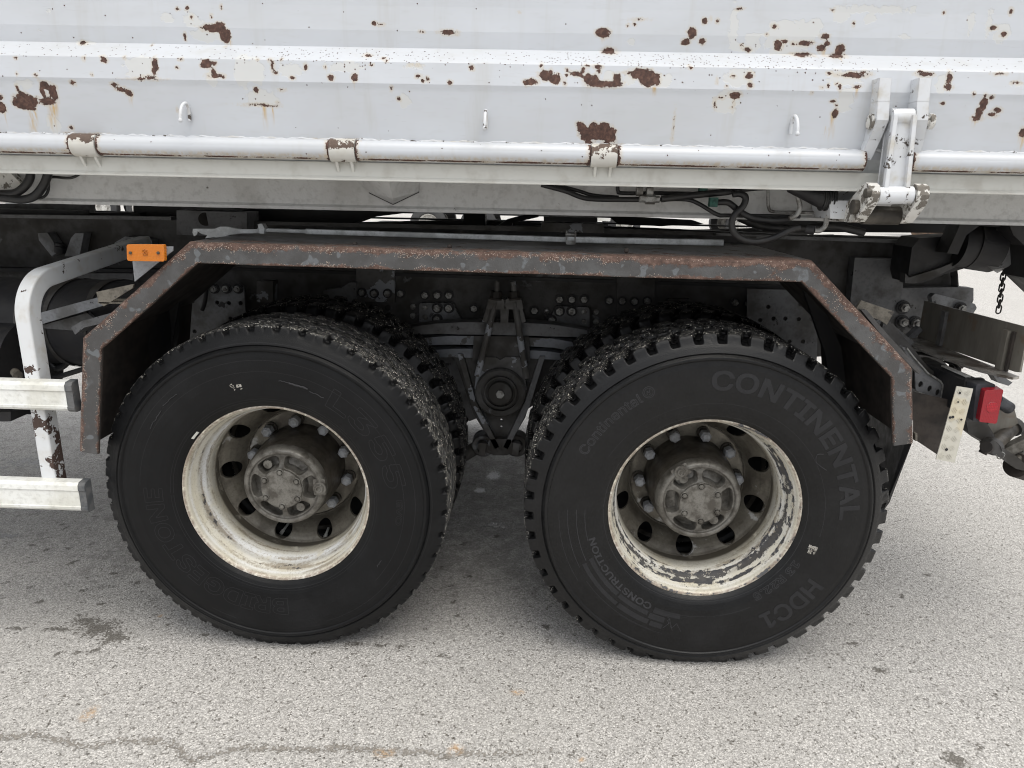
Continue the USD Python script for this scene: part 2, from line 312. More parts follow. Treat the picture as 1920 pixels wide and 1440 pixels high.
def obj(name, mesh, mat, parent, smooth=30, attrs=None, **kw):
    if isinstance(mesh, list): mesh = cat(mesh)
    me = usdkit.mesh(stage, free(pathof(parent), name), mesh, M[mat], smooth=smooth)
    for k, v in (attrs or {}).items():
        UsdGeom.PrimvarsAPI(me).CreatePrimvar(k, Sdf.ValueTypeNames.FloatArray, 'vertex').Set(Vt.FloatArray.FromNumpy(np.asarray(v, np.float32)))
    return meta(me.GetPrim(), **kw)

def cat(ms): return trimesh.util.concatenate([x for x in ms])

def bx(x0, x1, y0, y1, z0, z1):
    return tc.box(bounds=[[min(x0, x1), min(y0, y1), min(z0, z1)], [max(x0, x1), max(y0, y1), max(z0, z1)]])

def prism(poly, y0, y1):
    """Outline in x, z, extruded from y0 to y1."""
    pg = poly if hasattr(poly, 'exterior') else Polygon(poly).buffer(0)
    if hasattr(pg, 'geoms'): pg = max(pg.geoms, key=lambda a: a.area)
    e = tc.extrude_polygon(pg, abs(y1 - y0), engine='earcut')
    v = np.array(e.vertices)
    return trimesh.Trimesh(np.stack([v[:, 0], min(y0, y1) + v[:, 2], v[:, 1]], 1), e.faces[:, ::-1], process=False)

def prism_x(poly, x0, x1):
    """Outline in y, z, extruded from x0 to x1."""
    e = tc.extrude_polygon(Polygon(poly).buffer(0), abs(x1 - x0), engine='earcut')
    v = np.array(e.vertices)
    return trimesh.Trimesh(np.stack([min(x0, x1) + v[:, 2], v[:, 0], v[:, 1]], 1), e.faces, process=False)

def prism_z(poly, z0, z1):
    e = tc.extrude_polygon(Polygon(poly).buffer(0), abs(z1 - z0), engine='earcut')
    e.apply_translation((0, 0, min(z0, z1))); return e

def cyl(a, b, r, n=24):
    a, b = np.asarray(a, float), np.asarray(b, float)
    return tc.cylinder(radius=r, segment=[a, b], sections=n)

def smooth_path(pts, n=8):
    p = np.asarray(pts, float)
    if len(p) < 3: return p
    q = np.vstack([2 * p[0] - p[1], p, 2 * p[-1] - p[-2]]); out = []
    for i in range(1, len(q) - 2):
        for t in np.linspace(0, 1, n, endpoint=False):
            a, b, c_, d = q[i - 1:i + 3]
            out.append(0.5 * (2 * b + (c_ - a) * t + (2 * a - 5 * b + 4 * c_ - d) * t * t + (3 * b - 3 * c_ + d - a) * t ** 3))
    return np.array(out + [p[-1]])

def tube(pts, r, sides=10, closed=False, n=8, smooth=True):
    p = smooth_path(pts, n) if smooth else np.asarray(pts, float)
    t = np.gradient(p, axis=0)
    if closed: t = np.roll(p, -1, 0) - np.roll(p, 1, 0)
    t /= np.linalg.norm(t, axis=1, keepdims=True) + 1e-12
    ref = np.array([0, 0, 1.0]) if abs(t[:, 2]).max() < 0.95 else (np.array([0, 1.0, 0]) if abs(t[:, 1]).max() < 0.95 else np.array([1.0, 0.03, 0.02]))
    a = np.cross(t, ref); a /= np.linalg.norm(a, axis=1, keepdims=True) + 1e-12
    b = np.cross(t, a); ang = np.arange(sides) * 2 * np.pi / sides
    rr = np.broadcast_to(r, (len(p),))
    v = p[:, None] + rr[:, None, None] * (np.cos(ang)[None, :, None] * a[:, None] + np.sin(ang)[None, :, None] * b[:, None])
    k = len(p) if closed else len(p) - 1
    f = []
    for i in range(k):
        j = (i + 1) % len(p)
        for s in range(sides):
            s2 = (s + 1) % sides
            f += [[i * sides + s, j * sides + s, j * sides + s2], [i * sides + s, j * sides + s2, i * sides + s2]]
    v = v.reshape(-1, 3)
    if not closed:
        for e, rev in ((0, False), (len(p) - 1, True)):
            c0 = len(v); v = np.vstack([v, p[e]])
            for s in range(sides):
                tri = [c0, e * sides + (s + 1) % sides, e * sides + s]
                f.append(tri if rev else tri[::-1])
    me = trimesh.Trimesh(v, f, process=False)
    if me.volume < 0: me.invert()
    return me

def lathe(prof, n=96, closed=False):
    """(r, a) profile turned about the y axis; a runs along +y. Returns mesh and the row index of each vertex."""
    pr = np.asarray(prof, float); th = np.arange(n) * 2 * np.pi / n
    v = np.stack([pr[:, 0, None] * np.cos(th), np.broadcast_to(pr[:, 1, None], (len(pr), n)), pr[:, 0, None] * np.sin(th)], -1).reshape(-1, 3)
    i, j = np.meshgrid(np.arange(len(pr) - 1), np.arange(n), indexing='ij')
    j2 = (j + 1) % n
    a, b, c_, d = i * n + j, i * n + j2, (i + 1) * n + j2, (i + 1) * n + j
    f = np.concatenate([np.stack([a, b, c_], -1).reshape(-1, 3), np.stack([a, c_, d], -1).reshape(-1, 3)])
    return trimesh.Trimesh(v, f, process=False)

def hexnut(c, axis, r, h, rot=0.0, dome=False):
    e = tc.cylinder(radius=r, height=h, sections=6)
    e.apply_transform(trimesh.transformations.rotation_matrix(rot, [0, 0, 1]))
    e.apply_translation((0, 0, h / 2))
    parts = [e]
    T = trimesh.geometry.align_vectors([0, 0, 1], axis); 
    me = cat(parts); me.apply_transform(T); me.apply_translation(c); return me

def bolt(c, r=0.014, out=(0, -1, 0), washer=True, stud=True):
    """A hexagon nut on a washer with the stud's end showing."""
    c = np.asarray(c, float); o = np.asarray(out, float); ms = []
    if washer: ms.append(cyl(c, c + o * 0.003, r * 1.35, 18))
    ms.append(hexnut(c + o * 0.003, o, r, r * 0.85, random.random()))
    if stud: ms.append(cyl(c + o * r * 0.8, c + o * (r * 1.35), r * 0.5, 12))
    return cat(ms)

def rivet(c, r=0.012):
    s = tc.icosphere(subdivisions=2, radius=r); s.apply_scale((1, 0.5, 1)); s.apply_translation(c); return s

def move(me, d): me = me.copy(); me.apply_translation(d); return me

def rot(me, axis, deg, about=(0, 0, 0)):
    me = me.copy(); me.apply_transform(trimesh.transformations.rotation_matrix(np.radians(deg), axis, about)); return me

def text_poly(text, height, bold=True):
    from PIL import Image, ImageDraw, ImageFont
    font = ImageFont.truetype(glob.glob('/opt/blender-*/*/datafiles/fonts/Inter.woff2')[0], 96)
    sw = 3 if bold else 0
    x0, y0, x1, y1 = font.getbbox(text, anchor='ls', stroke_width=sw)
    im = Image.new('L', (x1 - x0 + 8, y1 - y0 + 8))
    ImageDraw.Draw(im).text((4 - x0, 4 - y0), text, 255, font, anchor='ls', stroke_width=sw)
    on = np.pad(np.asarray(im) > 127, ((0, 0), (1, 1))).astype(np.int8)
    rows, starts = np.nonzero(np.diff(on, axis=1) == 1)
    ends = np.nonzero(np.diff(on, axis=1) == -1)[1]
    shp = union_all([sbox(a, -r - 1, b, -r) for r, a, b in zip(rows, starts, ends)]).buffer(0.6).buffer(-0.6).simplify(0.7)
    s = height / 72.0
    mx, my, Mx, My = shp.bounds
    return affinity.affine_transform(shp, [s, 0, 0, s, -mx * s, (4 - y0) * s])

def geoms(s): return list(getattr(s, 'geoms', [s]))
# ------------------------------------------------------------------ ground: one sheet, fine where the camera looks close
def axis(a, b, h, far):
    inner = list(np.arange(a, b + h / 2, h)); lo, hi = [], []; s = h
    while (lo[-1] if lo else a) > -far: s *= 1.35; lo.append((lo[-1] if lo else a) - s)
    s = h
    while (hi[-1] if hi else b) < far: s *= 1.35; hi.append((hi[-1] if hi else b) + s)
    return np.array(lo[::-1] + inner + hi)

gx, gy = axis(-2.1, 2.3, 0.0075, 400), axis(-0.75, 1.1, 0.0075, 400)
X, Y = np.meshgrid(gx, gy, indexing='ij')
gv = np.stack([X, Y, 0 * X], -1).reshape(-1, 3)
ni, nj = X.shape
i, j = np.meshgrid(np.arange(ni - 1), np.arange(nj - 1), indexing='ij')
a = i * nj + j
gf = np.concatenate([np.stack([a, a + nj, a + nj + 1], -1).reshape(-1, 3), np.stack([a, a + nj + 1, a + 1], -1).reshape(-1, 3)])

def ell(cx, cy, rx, ry, rotd=0.0):
    c_, s_ = math.cos(math.radians(rotd)), math.sin(math.radians(rotd))
    dx, dy = gv[:, 0] - cx, gv[:, 1] - cy
    u, v = (c_ * dx + s_ * dy) / rx, (-s_ * dx + c_ * dy) / ry
    return np.clip(1.35 - np.sqrt(u * u + v * v), 0, 1)

def polyline_field(pts, w):
    out = np.full(len(gv), 9.0)
    for (x0, y0), (x1, y1) in zip(pts[:-1], pts[1:]):
        d = np.array([x1 - x0, y1 - y0]); L = d @ d
        t = np.clip(((gv[:, 0] - x0) * d[0] + (gv[:, 1] - y0) * d[1]) / L, 0, 1)
        out = np.minimum(out, np.hypot(gv[:, 0] - x0 - t * d[0], gv[:, 1] - y0 - t * d[1]))
    return np.clip(1 - out / w, 0, 1)

oil = np.zeros(len(gv)); wet = np.zeros(len(gv)); ochre = np.zeros(len(gv))
for (c0, rx, ry) in [((-1.3477,0.0446),0.075,0.05),((-1.4174,0.0808),0.05,0.03),((-1.2645,-0.0016),0.05,0.04),((-1.4791,0.0298),0.05,0.014),((-1.6267,0.0263),0.035,0.01),((-1.426,0.19),0.015,0.012),((-0.4425,0.016),0.025,0.013),((-0.3618,0.0125),0.022,0.011),((-0.2927,0.0111),0.02,0.011),((-0.9681,0.0326),0.02,0.01),((1.2914,-0.0114),0.03,0.02),((1.3247,-0.3907),0.035,0.03),((1.3456,-0.1493),0.01,0.007),((-0.1014,0.4763),0.014,0.01),((-0.1183,0.1995),0.012,0.009),((-1.4979,0.398),0.02,0.012),((-1.8016,0.5784),0.02,0.012),((0.2038,0.1556),0.02,0.014),((1.2665,0.1258),0.03,0.012),((1.7775,0.6168),0.02,0.012),((-1.968,0.5939),0.02,0.01)]:
    oil = np.maximum(oil, ell(c0[0], c0[1], rx, ry))
orng = np.random.default_rng(31)
for k in range(75):
    ox, oy = orng.uniform(-2.0, 0.05), orng.uniform(-0.10, 0.95)
    oil = np.maximum(oil, orng.uniform(0.6, 1.0) * ell(ox, oy, orng.uniform(0.006, 0.028), orng.uniform(0.005, 0.016), orng.uniform(0, 90)))
for k in range(26):
    ox, oy = orng.uniform(0.2, 2.2), orng.uniform(-0.6, 0.5)
    oil = np.maximum(oil, orng.uniform(0.45, 0.8) * ell(ox, oy, orng.uniform(0.005, 0.022), orng.uniform(0.004, 0.012), orng.uniform(0, 90)))
for (c0, rx, ry, st) in [((0.0174,1.5444),0.14,0.03,1.0),((0.0012,1.2639),0.1,0.018,0.8),((-2.1341,0.6627),0.1,0.035,0.55),((-2.5737,1.4586),0.3,0.1,0.6),((-0.0202,0.9256),0.12,0.06,0.45),((-4.1422,3.413),0.12,0.06,0.9)]:
    wet = np.maximum(wet, st * ell(c0[0], c0[1], rx, ry))
for (c0, rx, ry) in [((0.1092,-0.1908),0.022,0.012),((-1.1325,-0.3571),0.02,0.03),((-1.1762,0.1292),0.012,0.008),((-0.0538,-0.4314),0.02,0.02),((-0.2489,-0.4561),0.03,0.015),((0.2909,-0.4498),0.01,0.01)]:
    ochre = np.maximum(ochre, 0.8 * ell(c0[0], c0[1], rx, ry))
painted_glint = np.zeros(len(gv))  # where glints of light are painted on the ground
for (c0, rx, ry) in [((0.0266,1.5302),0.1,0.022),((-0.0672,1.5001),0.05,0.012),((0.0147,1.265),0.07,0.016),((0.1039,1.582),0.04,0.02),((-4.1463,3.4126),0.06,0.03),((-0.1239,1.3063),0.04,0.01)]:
    painted_glint = np.maximum(painted_glint, ell(c0[0], c0[1], rx, ry))
CR = [(-1.3927,-0.4836),(-1.3249,-0.454),(-1.2889,-0.4619),(-1.2622,-0.4463),(-1.1852,-0.4479),(-1.1387,-0.461),(-1.1186,-0.4736),(-1.0402,-0.4748),(-0.9834,-0.4441),(-0.9303,-0.4529),(-0.877,-0.4458),(-0.8328,-0.459),(-0.7892,-0.4872),(-0.7556,-0.5114),(-0.7352,-0.4991),(-0.6961,-0.4818),(-0.6479,-0.456),(-0.5724,-0.4594),(-0.4992,-0.4571),(-0.426,-0.4548),(-0.3704,-0.442),(-0.2809,-0.4445),(-0.2569,-0.4528),(-0.1921,-0.4452),(-0.1337,-0.4418),(-0.0873,-0.4582),(-0.0308,-0.4398),(0.0576,-0.4423),(0.1452,-0.4258),(0.2188,-0.4292)]
grime_shade = 0.75 * np.clip((gv[:, 1] + 0.05) / 0.55, 0, 1) * np.clip((1.75 - abs(gv[:, 0] + 0.35)) / 0.5, 0, 1) * np.clip((2.6 - gv[:, 1]) / 0.5, 0, 1)  # ground under the truck: grime plus painted shade
grime_shade = np.maximum(grime_shade, 0.55 * np.clip((gv[:, 1] - 0.15) / 0.5, 0, 1) * (gv[:, 0] < -1.0) * (gv[:, 1] < 2.4))
CRJ = []
for (x0_, y0_), (x1_, y1_) in zip(CR[:-1], CR[1:]):
    for t_ in np.arange(0, 1, 0.25): CRJ.append((x0_ + (x1_ - x0_) * t_ + 0.007 * (RNG.random() - 0.5), y0_ + (y1_ - y0_) * t_ + 0.013 * (RNG.random() - 0.5)))
CRJ.append(CR[-1])
crack = polyline_field(CRJ, 0.017)
fade = np.clip((CR[-1][0] + 0.02 - gv[:, 0]) / 0.35, 0.0, 1.0)
crack *= 0.45 + 0.55 * fade
gv[:, 2] -= 0.003 * crack
obj('asphalt_ground', (gv, gf), 'asphalt', '/World', smooth=True, attrs=dict(grime_shade=grime_shade, painted_glint=painted_glint, oil=oil, wet=wet, ochre=ochre, crack=crack), kind='structure')

# ------------------------------------------------------------------ the truck
T = empty('dump_truck', loc=(0, 0, 0), label='worn white and grey three axle tipper truck with rusty mudguard over two rear wheels', cat='truck')

# --- tipper side wall: folded sheet with its own fields of chips, primer, streaks and specks
YB = -0.045
prof = [(-0.022, 3.05), (-0.022, 1.948), None, (-0.022, 1.948), (-0.024, 1.890), None, (-0.024, 1.890), (-0.021, 1.849), None, (-0.021, 1.849), (-0.028, 1.844), (-0.081, 1.8095), (-0.087, 1.804), None,
        (-0.087, 1.804), (-0.091, 1.752), None, (-0.091, 1.752), (-0.087, 1.738), (-0.070, 1.617), (-0.068, 1.590)]
rows, seg, cur = [], [], []
for q_ in prof + [None]:
    if q_ is None: seg.append(cur); cur = []
    else: cur.append(q_)
px_ = axis(-1.72, 1.78, 0.0045, 2.0)
px_ = px_[(px_ > -4.2) & (px_ < 2.15)]
px_ = np.concatenate([[-4.2], px_, [2.15]])
for s_ in seg:
    pts = []
    for (a0, b0) in zip(s_[:-1], s_[1:]):
        L = math.hypot(a0[0] - b0[0], a0[1] - b0[1]); k = max(1, int((L if a0[1] < 2 else 0.2) / 0.0045))
        if a0[1] > 2:   # above the frame only a few rows are needed
            zz = np.concatenate([[a0[1], 2.2], np.arange(2.02, b0[1], -0.006)]); pts += [(a0[0], z) for z in zz]
        else: pts += [(a0[0] + (b0[0] - a0[0]) * t, a0[1] + (b0[1] - a0[1]) * t) for t in np.linspace(0, 1, k, endpoint=False)]
    rows.append(np.array(pts + [s_[-1]]))
V, Fc, off = [], [], 0
for r_ in rows:
    n_r, n_c = len(r_), len(px_)
    V.append(np.stack([np.broadcast_to(px_, (n_r, n_c)), np.broadcast_to(r_[:, 0, None], (n_r, n_c)), np.broadcast_to(r_[:, 1, None], (n_r, n_c))], -1).reshape(-1, 3))
    i, j = np.meshgrid(np.arange(n_r - 1), np.arange(n_c - 1), indexing='ij'); a = off + i * n_c + j
    Fc += [np.stack([a, a + n_c, a + n_c + 1], -1).reshape(-1, 3), np.stack([a, a + n_c + 1, a + 1], -1).reshape(-1, 3)]
    off += n_r * n_c
V, Fc = np.vstack(V), np.vstack(Fc)
# slow dents of the sheet
dent = meshkit.fbm(V * np.array([1.6, 0, 2.2]), 3, 5) - 0.5
V[:, 1] += 0.012 * dent + 0.0022 * (meshkit.fbm(V * np.array([7, 0, 7]), 2, 9) - 0.5)
# marks measured on the wall: centre x, z and half sizes in metres
MK = lambda L: L
RUST = [(-0.7411,1.8884,0.0279,0.0104),(-0.7217,1.8902,0.0149,0.013),(-0.7095,1.8716,0.0149,0.0168),(-0.7566,1.8904,0.0149,0.0034),(-0.8201,1.8669,0.0045,0.0075),(-1.094,1.8471,0.0082,0.0056),(-0.9071,1.8435,0.0034,0.0034),(-0.873,1.7863,0.0082,0.0168),(-0.8889,1.7568,0.013,0.0045),(-0.8784,1.77,0.006,0.0156),(-0.7414,1.7916,0.0142,0.0112),(-0.7201,1.7935,0.0075,0.0052),(-0.7218,1.7741,0.0052,0.0067),(-0.7158,1.7629,0.0205,0.0048),(-1.0599,1.7996,0.0045,0.0052),(-1.007,1.7955,0.0089,0.0067),(-1.2408,1.7968,0.0041,0.0034),(-0.8076,1.8018,0.0052,0.0034),(-1.0989,1.7397,0.0082,0.006),(-0.9878,1.7373,0.0093,0.0052),(-0.9747,1.7276,0.0112,0.006),(-0.9525,1.7181,0.0093,0.0067),(-1.1738,1.7326,0.0127,0.0119),(-1.1546,1.7164,0.0127,0.0194),(-1.1761,1.6945,0.0224,0.0097),(-1.1829,1.7159,0.0067,0.0224),(-1.2365,1.6918,0.0354,0.0194),(-1.2607,1.688,0.013,0.0112),(-1.2437,1.7033,0.0224,0.0112),(-1.31,1.6772,0.0179,0.0156),(-1.3056,1.7023,0.0112,0.0075),(-1.318,1.6837,0.0112,0.0186),(-1.1916,1.7569,0.006,0.0045),(-1.2416,1.7594,0.0026,0.003),(-1.0419,1.7616,0.003,0.003),(-1.1294,1.6298,0.0052,0.0041),(-1.1369,1.6161,0.0075,0.0019),(-0.8311,1.6788,0.0015,0.003),(-0.8321,1.9339,0.0045,0.0034),(-0.8057,1.9373,0.0045,0.0045),(-0.717,1.9415,0.003,0.0045),(-0.745,1.9195,0.0026,0.0037),(-0.7977,1.9142,0.0037,0.0045),(-1.0129,1.8051,0.0045,0.0034),(-0.9525,1.8044,0.003,0.0034),(-0.8169,1.7807,0.0037,0.0037),(-1.2497,1.7214,0.0037,0.0075),(-1.3087,1.7055,0.0112,0.0045),(-0.9054,1.7523,0.0224,0.0022),(-1.0749,1.6138,0.0261,0.0026),(-0.3146,1.9067,0.006,0.0052),(-0.2976,1.9038,0.0056,0.0019),(-0.1198,1.8876,0.0224,0.0067),(-0.1882,1.8882,0.0041,0.0022),(-0.567,1.791,0.0052,0.0112),(-0.5577,1.7728,0.0041,0.0034),(-0.4811,1.7891,0.0041,0.0082),(-0.4157,1.7644,0.0082,0.006),(-0.3553,1.7647,0.0089,0.0097),(-0.5162,1.7612,0.0052,0.003),(-0.3243,1.8228,0.0089,0.0052),(-0.2811,1.8146,0.0056,0.0037),(-0.1898,1.7712,0.0067,0.0048),(-0.1778,1.7601,0.0045,0.0045),(-0.1648,1.7652,0.0037,0.0052),(-0.1074,1.7571,0.0067,0.0048),(-0.0519,1.7942,0.0075,0.0067),(-0.2597,1.7404,0.0034,0.0048),(-0.2416,1.7159,0.0052,0.0052),(-0.6154,1.7319,0.0056,0.0075),(-0.6182,1.6957,0.0224,0.0022),(-0.5933,1.6935,0.013,0.0022),(-0.5755,1.6931,0.0093,0.0026),(-0.5608,1.7006,0.0037,0.003),(-0.6064,1.8049,0.0037,0.003),(-0.5432,1.8058,0.0034,0.0034),(-0.5748,1.8053,0.0037,0.0034),(-0.4086,1.6086,0.0261,0.0045),(-0.4013,1.6121,0.0372,0.0019),(-0.2709,1.8068,0.0037,0.003),(-0.548,1.733,0.006,0.0026),(-0.4287,1.7867,0.003,0.003),(-0.3113,1.7959,0.0034,0.0022),(-0.1947,1.7968,0.0075,0.0019),(-0.0167,1.6731,0.0019,0.006),(0.2826,1.8917,0.0186,0.0119),(0.302,1.8485,0.0194,0.0097),(0.5137,1.8949,0.0119,0.013),(0.5171,1.9011,0.0052,0.0052),(0.4987,1.8747,0.0112,0.0075),(0.5412,1.8759,0.0097,0.0075),(0.544,1.9241,0.0067,0.0075),(0.5588,1.9297,0.0022,0.0034),(0.5766,1.9242,0.0048,0.0048),(0.6587,1.8578,0.0089,0.006),(0.6443,1.8675,0.0034,0.0034),(0.1001,1.7624,0.0186,0.0075),(0.0898,1.758,0.0075,0.006),(0.1393,1.7781,0.0186,0.0119),(0.1637,1.7721,0.013,0.013),(0.1511,1.7846,0.0056,0.0093),(0.1909,1.7795,0.0037,0.0037),(0.1883,1.7596,0.0052,0.0045),(0.22,1.7825,0.0205,0.006),(0.2316,1.7923,0.0056,0.0075),(0.2705,1.8014,0.0093,0.0052),(0.2738,1.7913,0.006,0.0052),(0.1259,1.8002,0.0037,0.0067),(0.243,1.8036,0.0045,0.0034),(0.2463,1.7718,0.0104,0.0149),(0.2669,1.7721,0.0093,0.0112),(0.2899,1.7597,0.041,0.0086),(0.3201,1.773,0.0104,0.013),(0.3842,1.7867,0.0298,0.0149),(0.4024,1.7711,0.0261,0.0168),(0.3619,1.788,0.0186,0.0045),(0.4221,1.7826,0.0067,0.006),(0.5038,1.8038,0.0052,0.0045),(0.6549,1.7847,0.0112,0.0082),(0.659,1.7625,0.0082,0.0075),(0.6239,1.7395,0.0142,0.0075),(0.5853,1.7324,0.0075,0.003),(0.5749,1.7161,0.003,0.0082),(0.6222,1.7234,0.0022,0.0075),(0.6201,1.7104,0.0037,0.0022),(0.2363,1.6545,0.013,0.013),(0.2289,1.6627,0.0075,0.0067),(0.2684,1.6419,0.0372,0.0194),(0.2999,1.6425,0.0279,0.0205),(0.2955,1.6589,0.0149,0.0093),(0.2656,1.6633,0.0082,0.0056),(0.2554,1.6217,0.0093,0.0093),(0.3048,1.6176,0.0082,0.0093),(0.3181,1.6295,0.0112,0.0093),(0.298,1.6124,0.041,0.0022),(0.4747,1.6589,0.0011,0.0134),(0.378,1.9252,0.0082,0.0015),(0.3472,1.9095,0.0034,0.0034),(0.3638,1.9128,0.0034,0.0037),(0.1921,1.7932,0.0045,0.0037),(0.0649,1.9379,0.003,0.0022),(0.6126,1.784,0.0052,0.003),(0.5731,1.7707,0.003,0.0052),(0.598,1.7599,0.0037,0.0034),(0.6283,1.9543,0.0075,0.003),(0.7375,1.8704,0.0104,0.0112),(0.8053,1.8744,0.0205,0.0067),(0.804,1.8466,0.0224,0.006),(0.8544,1.892,0.0119,0.0067),(0.8634,1.8752,0.0082,0.0067),(0.85,1.8643,0.0119,0.0075),(0.8971,1.8603,0.0104,0.0149),(0.8877,1.8447,0.0216,0.0056),(0.7224,1.9131,0.0067,0.0045),(0.9171,1.792,0.0328,0.006),(0.9381,1.7971,0.0093,0.0045),(0.8825,1.763,0.0056,0.0075),(0.8749,1.7692,0.0034,0.0034),(0.8536,1.7641,0.0045,0.0045),(0.8389,1.7607,0.0034,0.003),(0.9263,1.7637,0.0082,0.0034),(0.8828,1.7004,0.0082,0.0097),(0.8737,1.7293,0.006,0.0034),(0.8818,1.7198,0.003,0.0034),(0.8154,1.7466,0.0034,0.0037),(1.0921,1.7963,0.0179,0.0052),(1.0777,1.8024,0.0052,0.0037),(1.1533,1.7895,0.0067,0.0149),(1.154,1.7674,0.0112,0.0097),(1.2518,1.7277,0.0104,0.0156),(1.2455,1.7084,0.0089,0.013),(1.2429,1.6954,0.0127,0.0063),(1.2911,1.7156,0.0112,0.0052),(1.2799,1.7041,0.0104,0.0045),(1.2668,1.7455,0.0067,0.0052),(1.2509,1.75,0.0034,0.0045),(1.3669,1.6653,0.0093,0.0112),(1.3115,1.9556,0.0056,0.0075),(1.3656,1.696,0.0045,0.0045),(1.2755,1.9176,0.0082,0.0045),(1.303,1.9029,0.0075,0.006),(1.3216,1.7796,0.0093,0.0034),(0.9736,1.6053,0.0052,0.0104),(1.1508,1.7292,0.0052,0.0045),(1.1468,1.952,0.0041,0.0041),(0.7516,1.8783,0.0075,0.0045),(0.7773,1.8725,0.0052,0.0037),(0.7046,1.8945,0.0037,0.0037),(0.8657,1.9528,0.0037,0.003),(0.9228,1.9219,0.0034,0.0045),(0.8546,1.7942,0.0052,0.0034),(1.2775,1.8009,0.0112,0.003),(1.2203,1.7527,0.0037,0.0045)]
STREAK = [(-1.2287,1.6382,0.0127,0.041,-0.25),(-1.1721,1.6493,0.0134,0.0447,-0.25),(-1.3,1.6504,0.0045,0.0224,-0.2),(-0.7115,1.8495,0.0052,0.0142,0.0),(-0.698,1.8512,0.0037,0.0112,0.0),(-0.9508,1.7033,0.0052,0.0186,-0.2),(-0.6004,1.6695,0.0067,0.0335,0.0),(-0.5774,1.6666,0.0037,0.0261,0.0),(-0.3566,1.7492,0.003,0.0112,0.0),(0.4162,1.7457,0.0082,0.0112,0.0),(0.2835,1.8762,0.0037,0.0093,0.0),(0.8811,1.676,0.006,0.0317,0.2),(0.874,1.6398,0.006,0.0317,0.15),(0.8945,1.8324,0.0037,0.0093,0.0),(1.3707,1.6392,0.0082,0.0298,0.2),(1.2386,1.6824,0.006,0.0112,0.0),(0.9281,1.751,0.0052,0.0149,0.0),(0.7524,1.8582,0.0045,0.0149,0.0),(0.8564,1.8535,0.0052,0.0112,0.0)]
PRIMER = [(-0.913,1.7792,0.041,0.0317),(-0.7966,1.908,0.0261,0.0186),(-0.6438,1.7769,0.0261,0.0447),(-0.727,1.7562,0.0142,0.0224),(-1.1737,1.6392,0.0186,0.0261),(-0.8589,1.9118,0.0186,0.013),(-1.0886,1.8472,0.0261,0.0082),(-0.7583,1.8725,0.0447,0.0186),(-1.2276,1.735,0.0261,0.013),(-1.1756,1.9248,0.0093,0.0056),(-1.2082,1.8757,0.0075,0.0056),(-0.6028,1.7108,0.041,0.0224),(-0.612,1.7774,0.0261,0.0372),(-0.2276,1.7122,0.0186,0.0168),(-0.5204,1.7789,0.0335,0.0186),(-0.3725,1.7908,0.0522,0.0149),(-0.1982,1.7935,0.0261,0.0093),(0.6198,1.9086,0.013,0.0522),(0.6448,1.8628,0.0335,0.0112),(0.6731,1.8787,0.0224,0.0224),(0.6017,1.723,0.0335,0.0298),(0.6298,1.7811,0.041,0.0224),(0.2993,1.7758,0.0186,0.0149),(0.3543,1.7735,0.0168,0.0149),(0.44,1.7717,0.0224,0.0168),(0.3581,1.8711,0.0112,0.0093),(0.7618,1.8892,0.0708,0.041),(0.8253,1.9114,0.0224,0.0224),(0.9374,1.9552,0.0708,0.0112),(0.9603,1.9345,0.0168,0.013),(1.0157,1.9563,0.0633,0.0093),(1.2163,1.9289,0.0112,0.0279),(1.2623,1.9265,0.0075,0.0372),(0.9034,1.7346,0.0205,0.0335),(0.8895,1.7853,0.0447,0.0205),(1.2991,1.9058,0.0224,0.0224),(1.0555,1.8948,0.013,0.0082),(1.3256,1.7765,0.0186,0.0075),(1.1395,1.7735,0.0186,0.0224),(0.8873,1.9395,0.0224,0.0186)]
def blob(L, reach):
    f = np.full(len(V), -1.0)
    wrp = meshkit.fbm(V * np.array([75, 20, 75]), 3, 3) - 0.5
    for (cx, cz, rx, rz) in L:
        s_ = np.nonzero((abs(V[:, 0] - cx) < 3 * rx + 0.02) & (abs(V[:, 2] - cz) < 3 * rz + 0.02))[0]
        d = np.sqrt(((V[s_, 0] - cx) / rx) ** 2 + ((V[s_, 2] - cz) / rz) ** 2) + 0.9 * wrp[s_]
        f[s_] = np.maximum(f[s_], (1.0 - d) * min(rx, rz) / reach)
    return np.clip(f, -1, 1)
rust = blob(RUST, 0.010)
primer = blob(PRIMER, 0.02)
streak = np.zeros(len(V))
for (cx, cz, rx, rz, sl) in STREAK:
    u = (V[:, 0] - cx + sl * (V[:, 2] - cz)) / rx; w = (cz + rz - V[:, 2]) / (2 * rz)
    streak = np.maximum(streak, np.clip(1.25 - abs(u), 0, 1) * np.clip(w * 8, 0, 1) * np.clip(1.15 - w, 0, 1) * (w > 0))
zv = V[:, 2]
patchy = np.clip((meshkit.fbm(V * np.array([2.6, 0, 0]), 3, 21) - 0.30) * 3.2, 0.55, 1.3)
speck = np.where((zv < 1.843) & (zv > 1.80), 0.36 * patchy, 0.0)
speck = np.where((zv <= 1.80) & (zv > 1.75), 0.05 * patchy, speck)
speck = np.where((zv > 1.849) | (zv <= 1.75), 0.004, speck) + 0.07 * np.clip(primer + 0.4, 0, 1)
dirt = np.clip((1.632 - zv) / 0.05, 0, 1) * 0.25
side = obj('tipper_side_wall', (V, Fc), 'white_paint', T, smooth=True, attrs=dict(rust=rust, primer=primer, streak=streak, speck=speck, dirt=dirt))
